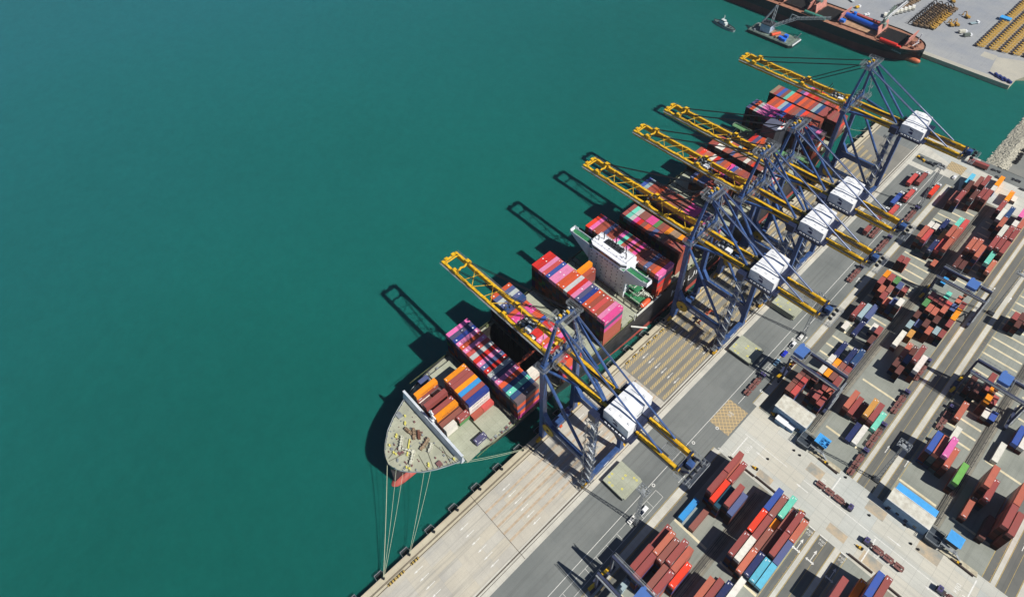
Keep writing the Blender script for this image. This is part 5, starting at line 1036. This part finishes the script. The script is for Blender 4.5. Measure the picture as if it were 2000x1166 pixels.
# ---------------------------------------------------------------- yard buildings, blue cabins
def building(x0,x1,y0,y1,h,lab,strip=None,annex=None):
    e = empty('yard_building', ((x0+x1)/2,(y0+y1)/2,0.02)); hx,hy = (x1-x0)/2,(y1-y0)/2
    mb = MB(); mb.box(-hx,hx,-hy,hy,0,h,0); mb.build('wall', mat('wall_blue_grey',(112,146,178),0.7), e)
    mb = MB(); mb.box(-hx-0.2,hx+0.2,-hy-0.2,hy+0.2,h,h+0.25,0); rf = mb.build('roof', surf('stained_roof',(220,219,206),(190,186,172),0.3,streak=0.2), e)
    for a,b_,c,d in ((-hx-0.2,hx+0.2,-hy-0.2,-hy+0.05),(-hx-0.2,hx+0.2,hy-0.05,hy+0.2),(-hx-0.2,-hx+0.05,-hy,hy),(hx-0.05,hx+0.2,-hy,hy)):
        pass
    mb = MB(); mb.rail([(-hx-0.1,-hy-0.1,h+0.1),(hx+0.1,-hy-0.1,h+0.1)],0.4,r=0.14,every=30); mb.box(-hx-0.2,hx+0.2,-hy-0.25,-hy-0.1,h+0.2,h+0.5); mb.box(-hx-0.2,hx+0.2,hy+0.1,hy+0.25,h+0.2,h+0.5); mb.build('parapet', WHT, rf)
    for k in range(4):
        mb = MB(); x = -hx+1.8+k*3.6; mb.box(x,x+1.4,-hy-0.05,-hy+0.02,0.8 if k%2 else 0,2.4); mb.build('door' if k%2 == 0 else 'window', GLASS if k%2 else NAVY, e)
    if strip: mb = MB(); mb.box(-hx+0.4,hx-0.2,hy+0.35,hy+3.9,h+0.1,h+0.3); mb.box(-hx+0.4,hx-0.2,hy+0.25,hy+0.35,h-3,h+0.1); mb.build('blue_canopy', BRB, e)
    if annex:
        mb = MB(); mb.box(-hx+3,-hx+8.6,-hy-3.6,-hy-0.3,h-3.6,h-3.3,0); mb.box(-hx+3.2,-hx+8.4,-hy-3.4,-hy-0.3,0,h-3.6,1); mb.box(-hx+8.6,-hx+12,-hy-3,-hy-0.3,h-4.3,h-4,0); mb.box(-hx+8.7,-hx+12,-hy-2.9,-hy-0.3,0,h-4.3,1); mb.build('annex', [WHT, mat('wall_blue_grey',(0,0,0))], e)
    tag(e, lab, 'building'); return e
building(-37.2,-21.4,191.6,199.8,6.6,'flat stained grey-roofed building with white annex beside the gantry',annex=True)
building(18.6,35.9,187.7,194.0,6.6,'flat stained grey-roofed building with a long bright blue strip behind',strip=True)
for i, (x0,y0) in enumerate(((-15.6,189.3),(42.3,189.5))):
    e = empty('elevated_cabin', (x0,y0,0.02)); mb = MB(); mb.box(-0.2,5.4,-0.2,5.2,6.4,6.6); 
    for k in range(10): mb.box(-0.2+k*0.56,-0.1+k*0.56,-0.2,5.2,6.6,6.66)
    mb.build('corrugated_roof', BRB, e)
    mb = MB(); mb.box(0.4,4.8,0.2,4.6,3.4,6.3); mb.build('cabin_wall', DGREY, e)
    mb = MB(); mb.box(-0.4,5.4,-1.6,0,3.0,3.2); mb.rail([(-0.4,-1.6,3.2),(5.4,-1.6,3.2),(5.4,0,3.2)],1.1,r=0.1)
    for x in (0.4,4.8): 
        for y in (-1.4,4.4): mb.beam((x,y,0),(x,y,3.2),0.3)
    mb.beam((5.4,-1,3.1),(8.6,-1,0.1),0.9,0.15); mb.build('stair_platform', GREYM, e)
    tag(e, 'blue-roofed cabin on legs beside the %s yard drain lane' % ('first' if i == 0 else 'second'), 'cabin')
    e = empty('cable_pit_platform', (x0-5.9,y0-3.6,0.04)); mb = MB(); mb.box(0,5.4,0,6.8,0,2.6,0); mb.build('pit_housing', mat('pit_dark',(50,60,70),0.7), e)
    mb = MB(); mb.rail([(0,0,2.6),(5.4,0,2.6),(5.4,6.8,2.6),(0,6.8,2.6),(0,0,2.6)],1.1,r=0.12,every=1.5); mb.rail([(0,3.4,2.6),(5.4,3.4,2.6)],1.1,r=0.1); mb.build('guard_rail', GREYM, e)
    tag(e, 'dark railed platform closing the %s drain lane at the crossroad' % ('first' if i == 0 else 'second'), 'platform')
    mb = MB(); mb.prism([(x0+0.5,y0-3.0),(x0+15,y0-2.2),(x0+14.6,y0-0.2),(x0+2.5,y0-0.4)],0.02,0.7); ob = mb.build('concrete_island', surf('island_concrete',(206,200,176),(170,160,136),0.4)); tag(ob, 'pale raised kerb island beside the %s blue-roofed cabin' % ('first' if i == 0 else 'second'), 'kerb island')
# yellow machinery on the far apron
for i, (x,y) in enumerate(((-68,425),(-62,424),(-57,427))):
    e = empty('loose_spreader', (x,y,0.05), 0.3*i+1.2); mb = MB(); mb.box(-0.5,0.5,-3,3,0.4,1.0,0); mb.box(-1.2,1.2,-3.2,-2.8,0,0.6,0); mb.box(-1.2,1.2,2.8,3.2,0,0.6,0); mb.build('spreader_frame', [YEL if i == 0 else DGREY], e)
    mb = MB(); mb.box(-0.8,0.8,-1,1,1.0,1.7); mb.build('hoist_block', DGREY, e); tag(e, 'spreader lying beyond the farthest crane back reach, %s from the ship' % NUM(i), 'spreader')
for i, (x,y) in enumerate(((-29,447),(-25,441),(-17,446),(-10,440),(-1,436))):
    e = empty('rubble_heap', (x,y,0.03)); mb = MB(); random.seed(20+i)
    for k in range(14): a = random.uniform(-2.4,2.4); b_ = random.uniform(-1,1); s_ = random.uniform(0.3,0.8); mb.box(a-s_,a+s_,b_-s_*0.6,b_+s_*0.6,0,s_)
    mb.build('debris', random.choice([DGREY, RUST]), e); tag(e, 'heap of dark scrap on pale paving by the far quay, %s from the ship' % NUM(i), 'scrap heap')
# ---------------------------------------------------------------- far side: bulk ship, crane barge, tug, parked machines
random.seed(11)
s2 = empty('cargo_ship', (-121,545,0)); tag(s2, 'black and rust-red cargo ship with open holds moored at the far quay', 'ship')
# local u = distance aft of bow along -X, v across (world Y)
def P2(u, v, z): return (-u, v, z)
DK2 = [(0,0.4),(1.5,5),(4,8.4),(9,11.8),(16,14.6),(26,16.2),(400,16.4)]; WL2 = [(0,0),(5,0.2),(9,2.5),(16,7),(26,11),(40,14.5),(60,16),(400,16.2)]
us = [0,1.5,4,6.5,9,12,16,21,26,33,40,50,60,90,130,180,240]; zz2 = [(-6,0),(2.5,0.25),(6,0.7),(9.4,1.0),(10.4,1.0)]
mb = MB(); G = []
for u in us:
    row = []
    for z, t in zz2:
        k = max(0,min(1,(u-(1-t)*7)/8)) if u < 10 else 1
        hw = max((lerp_tab(WL2,u)+(lerp_tab(DK2,u)-lerp_tab(WL2,u))*t)*(k**0.5 if t < 1 else 1), 0.02); row.append((hw, u, z))
    G.append(row)
for i in range(len(us)-1):
    for j in range(len(zz2)-1):
        for s in (-1,1): mb.add([P2(G[i][j][1],s*G[i][j][0],G[i][j][2]),P2(G[i+1][j][1],s*G[i+1][j][0],G[i+1][j][2]),P2(G[i+1][j+1][1],s*G[i+1][j+1][0],G[i+1][j+1][2]),P2(G[i][j+1][1],s*G[i][j+1][0],G[i][j+1][2])],[(0,1,2,3)],1 if j == 0 else 0)
mb.build('hull', [mat('hull2_black',(30,34,42),0.5,var=0.2), mat('hull2_red',(104,52,48),0.7,var=0.3,scale=0.1)], s2)
mb = MB(); n = 12; vs = []
for du, r_ in ((-2.4,0.2),(-1.4,1.8),(1,2.6),(5,3.0),(12,3.0)):
    for a in range(n): t = 2*math.pi*a/n; vs.append(P2(du+1.5, math.cos(t)*r_, -2.2+math.sin(t)*r_))
mb.add(vs, [(k*n+a,k*n+(a+1)%n,(k+1)*n+(a+1)%n,(k+1)*n+a) for k in range(4) for a in range(n)]); mb.build('bulbous_bow', mat('bulb_orange',(206,110,72),0.6,var=0.2), s2, smooth=True)
DK = surf('rusty_deck', (178,128,104), (140,100,84), 0.3, streak=0.4, swap=True)
mb = MB(); pl = [P2(u,-lerp_tab(DK2,u)+0.2,9.4) for u in us]+[P2(u,lerp_tab(DK2,u)-0.2,9.4) for u in reversed(us)]; mb.add(pl,[tuple(range(len(pl)))]); mb.build('deck', DK, s2)
HC = mat('hatch_panel_pink',(206,140,126),0.7,var=0.15); HCG = mat('hatch_panel_edge',(150,154,132),0.7)
holds = [(14,34),(70,88),(98,118),(126,146)]
for a, b_ in holds:
    mb = MB(); mb.box(-b_,-a,-9.5,9.5,9.42,11.2,0); mb.box(-b_+0.6,-a-0.6,-8.9,8.9,11.2,11.25,1); mb.build('hold_coaming', [mat('coaming_dark',(58,48,46),0.8), mat('hold_shade_black',(14,13,14),1.0,var=0.02)], s2)  # flat black sheet on top paints the shaded depth of the hold
    for u, tilt in ((a-0.8,-1),(b_+0.8,1)):
        mb = MB(); mb.add([P2(u,-9,11.3),P2(u,9,11.3),P2(u+tilt*1.2,9,18.0),P2(u+tilt*1.2,-9,18.0),P2(u+tilt*0.7,-9,11.3),P2(u+tilt*0.7,9,11.3),P2(u+tilt*1.9,9,18.0),P2(u+tilt*1.9,-9,18.0)],[(0,1,2,3),(7,6,5,4),(0,3,7,4),(1,5,6,2),(3,2,6,7)],0); mb.build('raised_hatch_cover', [HC], s2)
mb = MB(); mb.box(-66,-36,-9,9,9.42,10.6,0); mb.build('closed_hatch', mat('hatch_tan',(176,140,110),0.8,var=0.2), s2)
for u in (36.5, 92, 122):
    mb = MB(); mb.tube(P2(u,0,9.4),P2(u,0,22),1.6,10,0,1.2); mb.beam(P2(u,0,21),P2(u-1,10,30),1.6,2.0,0); mb.beam(P2(u,0,22),P2(u-6,16,34),0.7,0.9,1); mb.beam(P2(u,3,20),P2(u-7,17,33),0.5,0.5,1); mb.box(-u-2.2,-u+2.2,-2,2,15,18.5,0)
    mb.build('deck_crane', [mat('crane_pale_green',(126,140,130),0.7,var=0.3), WHT], s2)
mb = MB(); mb.beam(P2(8,1,9.4),P2(7,3,19),0.6,0.6,0); mb.beam(P2(9,-2,9.5),P2(6.4,1.4,12.5),0.6); mb.beam(P2(11,2,9.5),P2(7,2.4,13),0.6); mb.build('foremast', WHT, s2)
mb = MB()
for k in range(26): u = random.uniform(6,15); v = random.uniform(-7,7); h = random.uniform(0.5,1.8); mb.box(-u-0.7,-u+0.7,v-0.6,v+0.6,9.4,9.4+h)
for k in range(40): u = random.choice([36,68,91,121])+random.uniform(-3,3); v = random.uniform(-13,13); mb.box(-u-0.7,-u+0.7,v-0.6,v+0.6,9.4,9.4+random.uniform(0.6,2.4))
mb.build('deck_gear', RUST, s2)
mb = MB(); put_text(mb, 'ALAM KUONG', 2.0, Matrix(((0.97,0,0,-19.5),(-0.18,0,-1,-13.9),(0,1,0,7.3),(0,0,0,1))), 0, 1.3, 1.0); mb.build('hull_lettering', mat('name_pale',(196,206,210),0.6), s2)
def cargo(name, fn, m, lab, cat): 
    mb = MB(); fn(mb); o = mb.build(name, m); o.location = (-121,545,0); tag(o, lab, cat)
cargo('steel_cylinder', lambda m: (m.tube(P2(37,-1.2,13.2),P2(68,2.4,13.2),2.2,20), m.tube(P2(36.6,-1.2,13.2),P2(37.2,-1.2,13.2),1.6,20)), mat('cargo_blue',(34,92,196),0.4,var=0.05), 'long blue cylinder lying on the cargo ship deck', 'cylinder')
cargo('steel_beam', lambda m: m.beam(P2(36,8,12),P2(66,10.5,12),2.6,2.4), mat('cargo_red',(176,84,78),0.6), 'long dull red beam on the cargo ship deck beside the blue cylinder', 'beam')
cargo('covered_cargo', lambda m: (m.beam(P2(44,4.5,11.6),P2(54,5.8,11.6),2.4,1.6), m.beam(P2(52,5.2,11.9),P2(60,6.4,11.9),1.6,1.4)), mat('cargo_teal',(74,180,170),0.6), 'teal covered cargo between the blue cylinder and red beam', 'cargo')
cargo('cargo_bundle', lambda m: (m.tube(P2(17,-12.6,11.2),P2(31,-12.2,11.2),1.5,14), m.beam(P2(14,-12.6,10.6),P2(17,-12.6,10.6),2,1.4)), mat('cargo_scarlet',(220,56,44),0.5), 'bright red cylinder on the near side deck of the cargo ship', 'cylinder')
cargo('cargo_bundle', lambda m: (m.tube(P2(88,-12.4,11.0),P2(97,-12.4,11.0),1.5,14), m.tube(P2(78,-12.6,11.0),P2(87,-12.4,11.0),1.5,14)), mat('cargo_green',(70,140,124),0.5), 'pair of green cylinders on the near side deck of the cargo ship', 'cylinder')
cargo('cargo_crate', lambda m: (m.box(-68,-64,-8,-4.4,10.6,12.8), m.box(-70,-67.6,-7,-5,10.6,12)), mat('cargo_blue2',(40,120,220),0.5), 'small bright blue crate on the tan hatch of the cargo ship', 'crate')
cargo('cargo_crate', lambda m: (m.tube(P2(63,8,11),P2(63,8,15),1.4,10), m.box(-66,-62,6.6,8.8,10.6,13)), mat('cargo_blue2',(0,0,0)), 'bright blue machine part at the far end of the blue cylinder', 'machine part')
# crane barge
bg_ = empty('crane_barge', (-225,501,-3.4)); tag(bg_, 'flat work barge with a white lattice crane alongside the cargo ship', 'barge')
mb = MB(); mb.prism([(-20.5,-8.5),(18,-8.5),(20.5,-6),(20.5,8),(-18,9.5),(-21,6)],-1,2.6,0,1); mb.box(20.3,20.8,-6,8,1.8,2.8,2); mb.build('pontoon', [mat('pontoon_dark',(40,52,54),0.7), mat('pontoon_deck',(112,128,116),0.8,var=0.3), WHT], bg_)
mb = MB(); mb.rail([(-20,-8,2.6),(18,-8,2.6)],1.0,r=0.18,every=2); mb.tube((-18,4,2.6),(-18,4,4.6),1.0,10); mb.tube((-15.5,-6,2.6),(-15.5,-6,4),0.8,10); mb.build('pontoon_fittings', GREYM, bg_)
mb = MB(); mb.box(-12,-3,-3.6,4.4,3.0,10.0,0); mb.box(-12.5,-2.5,-4,4.8,10.0,10.6,1)
for k in range(4): mb.tube((-10.5+k*2,-1+k,10.6),(-10.5+k*2,-1+k,12.2),0.7,8,1)
mb.build('crane_house', [mat('barge_house_white',(176,194,216),0.5), DGREY], bg_)
mb = MB()
def latt(mb, a, b_, w0, n_=8, r_=0.16, m=0):
    a = Vector(a); b_ = Vector(b_); d = (b_-a).normalized(); s = d.cross(Vector((0,0,1))).normalized(); u_ = s.cross(d)
    for k in range(n_):
        p = a.lerp(b_,k/n_); q = a.lerp(b_,(k+1)/n_)
        for i, j in ((-1,-1),(1,-1),(1,1),(-1,1)): mb.beam(p+s*i*w0+u_*j*w0,q+s*i*w0+u_*j*w0,r_*1.4,m=m)
        mb.beam(p+s*w0+u_*w0,q-s*w0+u_*w0,r_,m=m); mb.beam(p-s*w0-u_*w0,q-s*w0+u_*w0,r_,m=m); mb.beam(p+s*w0-u_*w0,q+s*w0+u_*w0,r_,m=m)
latt(mb,(-5,1,10),(-6.5,6,25),0.8,5,0.25); latt(mb,(-6.5,6,25),(-12,-2,10.5),0.4,5,0.25); latt(mb,(-3,1,9),(10,11,17),1.0,6,0.22); latt(mb,(10,11,17),(34,22,22),0.9,8,0.2); mb.beam((6,7,14.5),(7,8,21),0.6); mb.beam((7,8,21),(12,13,18),0.4)
mb.build('lattice_boom', GREYM, bg_)
for (nm,x0,x1,y0,y1,h,c,l,cat) in (('blue_crate',9.5,13,-5.6,-3,2.2,(40,110,230),'blue crate on the barge, nearest the camera','crate'),('blue_crate',6.4,9.2,-4.6,-2,2.2,(36,100,220),'blue crate on the barge, left of the nearest one','crate'),('blue_crate',8.6,11.6,0.4,3,2.6,(44,120,236),'blue crate on the barge, farthest of three','crate')):
    mb = MB(); mb.box(x0,x1,y0,y1,2.61,2.6+h); mb.box(x0-0.1,x1+0.1,y0-0.1,y1+0.1,2.6+h,2.75+h); o = mb.build(nm, mat('crate_blue',c,0.5)); o.location = (-225,501,-3.4); tag(o, l, cat, 'blue crates on the barge')
mb = MB(); mb.tube((0,-4.5,3.9),(3.4,3,3.9),1.25,14); o = mb.build('orange_tank', mat('tank_orange',(238,84,40),0.5)); o.location = (-225,501,-3.4); tag(o, 'orange cylindrical tank on the barge deck', 'tank')
mb = MB(); mb.beam((3.6,-5,3.6),(6.6,2.4,3.6),1.8,1.6); mb.box(-2.4,0.4,-3,3.4,2.61,4.4); o = mb.build('deck_machinery', mat('machinery_tan',(160,128,104),0.8,var=0.3)); o.location = (-225,501,-3.4); tag(o, 'tan machinery beside the orange tank on the barge', 'machinery')
mb = MB(); mb.beam((17,6,2.6),(19.4,7.6,8),0.6); mb.rail([(14,8,2.6),(20,7.4,2.6),(20,-5.6,2.6)],1.2,r=0.2,every=2); mb.build('bow_frame', GREYM, bg_)
# tug
tg = empty('tug_boat', (-265,486.6,-3.4), R(-8)); tag(tg, 'small grey-white tug boat alone on the open water', 'boat')
def oval(L, W_, n=18, sx=1): return [(math.cos(2*math.pi*i/n)*L*(1 if math.cos(2*math.pi*i/n) < 0 else 1), (abs(math.sin(2*math.pi*i/n))**0.8*(1 if math.sin(2*math.pi*i/n) >= 0 else -1))*W_) for i in range(n)]
mb = MB(); mb.prism(oval(12,3.3),-0.6,1.9,0,1); mb.build('hull', [mat('tug_grey',(140,156,156),0.6), mat('tug_deck',(78,96,96),0.7)], tg)
mb = MB(); o_ = oval(11.6,3.1,24)
for i in range(24): mb.beam((*o_[i],2.0),(*o_[(i+1)%24],2.0),0.3,0.5)
mb.build('gunwale', RUB, tg)
mb = MB(); mb.box(-5,2,-1.7,1.7,1.9,4.2,0); mb.box(-3.8,0.6,-1.4,1.4,4.2,6.0,0); mb.box(-3.9,0.7,-1.45,1.45,5.0,5.6,1); mb.beam((-1.5,0,6),(-1.5,0,10.5),0.3,0.3,0); mb.beam((-1.5,-1,8.4),(-1.5,1,8.4),0.2,0.2,0); mb.build('wheelhouse', [mat('tug_white',(214,222,220),0.5), GLASS], tg)
mb = MB(); mb.tube((4.5,0,1.9),(4.5,0,3.1),0.8,10); mb.tube((7.5,0,1.9),(7.5,0,2.6),0.5,10); mb.build('towing_winch', DGREY, tg)
# excavators
EXC = mat('excavator_tan',(132,110,84),0.6,var=0.2); EXY = mat('excavator_yellow',(186,146,66),0.6,var=0.2); EXD = mat('track_dark',(62,56,56),0.9)
def make_exc(body):
    e = empty('excavator'); mb = MB(); mb.box(-1.5,-0.9,-2,2,0,0.9); mb.box(0.9,1.5,-2,2,0,0.9); mb.build('track', EXD, e)
    mb = MB(); mb.box(-1.3,1.3,-2.2,1.2,1.0,2.2,0); mb.box(-1.3,-0.3,0.2,1.7,2.2,3.0,0); mb.box(-1.25,-0.35,0.3,1.72,1.4,2.7,1); mb.build('upper_body', [body, GLASS], e)
    mb = MB(); mb.beam((0.2,1,1.8),(0.2,3.0,4.6),0.5,0.7); mb.beam((0.2,3.0,4.6),(0.2,4.8,3.6),0.45,0.6); mb.beam((0.2,4.8,3.7),(0.2,5.2,1.2),0.35,0.45); mb.box(-0.3,0.7,4.8,5.6,0.3,1.2); mb.build('digger_arm', EXD if body is EXC else body, e); return e
ex = make_exc(EXC); index_kids(ex); ex2 = make_exc(EXY); index_kids(ex2)
spots = []
for r_ in range(4):
    for k in range(14): spots.append((-147.5+r_*4.4+0.2*k*0, 594+r_*1.2+k*3.6, 0, r_, k))
for k in range(13): spots.append((-168+0.35*k, 604+k*3.6, 0, 4, k))
spots += [(-122.5,618,0,5,0),(-125,614.5,0,5,1),(-121,637,0,5,2),(-141,657,0,5,3)]
f1 = f2 = True
for (x,y,rz,r_,k) in spots:
    yel = (r_ == 3 and k < 10) or r_ == 5
    if yel: o = ex2 if f2 else copy_tree(ex2); f2 = False
    else: o = ex if f1 else copy_tree(ex); f1 = False
    o.location = (x+random.uniform(-.3,.3), y+random.uniform(-.4,.4), 0.02); o.rotation_euler = (0,0,R(90+random.uniform(-14,14)) if r_ < 4 else R(60+random.uniform(-20,20)))
    tag(o, ('%s excavator, %s in line from the quay edge, %s line' % ('yellow' if yel else 'tan', ordn(k), ['leftmost','second','third','rightmost','separate left','loose right'][r_])), 'excavator', 'excavators parked on the far quay')
# yellow tracked booms in long rows
def make_boom():
    e = empty('tracked_boom_lift'); mb = MB(); mb.box(-3.4,-2.3,-1.6,1.6,0,1.6); mb.box(-2.2,-1.2,-1.5,1.5,0.1,1.3); mb.build('track', mat('track_violet',(66,58,66),0.9), e)
    mb = MB(); mb.beam((-1.0,-1.4,1.2),(1.6,4.6,1.3),0.4,0.5); mb.beam((0.4,-1.2,1.3),(3.0,4.4,1.0),0.4,0.5); mb.beam((1.8,-1.0,1.2),(3.8,3.0,0.9),0.35,0.45); mb.box(-2.4,-0.8,-0.9,0.9,1.2,1.9); mb.build('yellow_arm', mat('arm_yellow',(196,158,72),0.6,var=0.2), e); return e
bm0 = make_boom(); index_kids(bm0); k0 = True
for r_, x in enumerate((-95.6,-87.2,-79.0,-71.0,-62.8,-54.6)):
    for k in range(26 if r_ < 4 else 22):
        o = bm0 if k0 else copy_tree(bm0); k0 = False; o.location = (x+random.uniform(-.15,.15), 596+r_*2.2+k*4.1, 0.02)
        tag(o, 'yellow tracked machine, number %s from the quay edge in the %s row from left' % ((ordn(k) if k < 20 else 'twenty-%s' % ordn(k-20)), ordn(r_)), 'tracked machine', 'yellow tracked machines in rows')
# other vehicles on the far quay
def box_truck(x,y,rz,c,lab,L=7,w_=2.4,h=2.4,nm='box_truck'):
    e = empty(nm,(x,y,0.02),rz); mb = MB(); mb.box(-w_/2,w_/2,-L/2,L/2-1.8,0.9,h+0.6); mb.build('cargo_box', mat('box_%d%d%d' % c, c, 0.6), e); mb = MB(); mb.box(-w_/2,w_/2,L/2-1.7,L/2,0.6,2.4,0); mb.box(-w_/2+.1,w_/2-.1,L/2,L/2+0.04,1.4,2.2,1); mb.build('cab', [WHT, GLASS], e)
    mb = MB(); [wheel_mb(mb,s*w_/2.4,yy,0.5,0.35,0) for s in (-1,1) for yy in (-L/2+1.2,L/2-1)]; mb.build('wheel_set', RUB, e); tag(e, lab, 'truck')
box_truck(-114,609,R(-35),(214,212,196),'white truck alone right of the excavators, nearest the quay edge'); box_truck(-109,606,R(-35),(104,112,104),'grey-green truck beside the white one on the far quay')
box_truck(-113,631,R(-30),(150,170,176),'pale grey flat truck further back on the far quay',8,2.6,0.8)
for i in range(8): box_truck(-172+1.8*i*0.9,592+i*4.2,R(20),(222,220,206),'white truck in the parked line beside the cargo ship, %s from the quay edge' % ordn(i),7,2.5,2)
box_truck(-196,590,R(-20),(226,180,44),'small yellow truck behind the cargo ship',5,2.2,1.4); box_truck(-206,598,R(60),(196,204,204),'grey flat truck behind the cargo ship',6,2.4,0.8); box_truck(-184,582,R(-30),(230,232,232),'white van near the cargo ship crane',4.5,2,1.4)
for i in range(3):
    e = empty('sheeted_yacht' if False else 'covered_boat',(-200+9*i,618+6*i,0.02),R(-30)); mb = MB(); pl = [(-1.6,-9),(1.6,-9),(2.0,0),(1.4,6),(0,10),(-1.4,6),(-2.0,0)]; mb.prism(pl,0.8,2.6); mb.build('boat_hull', WHT, e); mb = MB(); mb.box(-1.2,1.2,-6,0,2.6,4.0); mb.build('boat_cabin', mat('boat_grey',(180,186,190),0.5), e); tag(e, 'long white covered boat on the far quay, %s from the left' % ordn(i), 'boat', 'white boats stored on the far quay')
mb = MB()
for k in range(4): mb.beam((-72+k*3.2,563.5-k*0.9,0.9),(-68.4+k*3.2,559.8-k*0.6,0.9),1.5,1.7)
mb.beam((-76,563,0.5),(-64,558,0.5),0.9,0.8)
o = mb.build('blue_machinery', mat('tarp_blue',(40,56,120),0.6,var=0.2)); o.location = (0,0,0.02); tag(o, 'row of dark blue machinery lying at the far quay corner', 'machinery')
mb = MB(); mb.box(-101,-93,652,657,0.02,2.6); mb.box(-101.2,-92.8,651.8,657.2,2.6,2.8); o = mb.build('blue_roof_shed', BRB); tag(o, 'light blue roofed shed at the top edge beside the yellow rows', 'shed')

# ---------------------------------------------------------------- thin haze over the harbour
mb = MB(); mb.box(-3200,1400,-400,3600,-10.5,302)
hz = bpy.data.materials.new('haze_air'); hz.use_nodes = True; nt = hz.node_tree
for nd in list(nt.nodes):
    if nd.type == 'BSDF_PRINCIPLED': nt.nodes.remove(nd)
pv = nt.nodes.new('ShaderNodeVolumePrincipled'); pv.inputs['Density'].default_value = 0.00006; pv.inputs['Color'].default_value = (0.86,0.93,1.0,1); pv.inputs['Anisotropy'].default_value = 0.2
nt.links.new(pv.outputs[0], [n for n in nt.nodes if n.type == 'OUTPUT_MATERIAL'][0].inputs['Volume'])
o = mb.build('haze', hz); o['kind'] = 'stuff'
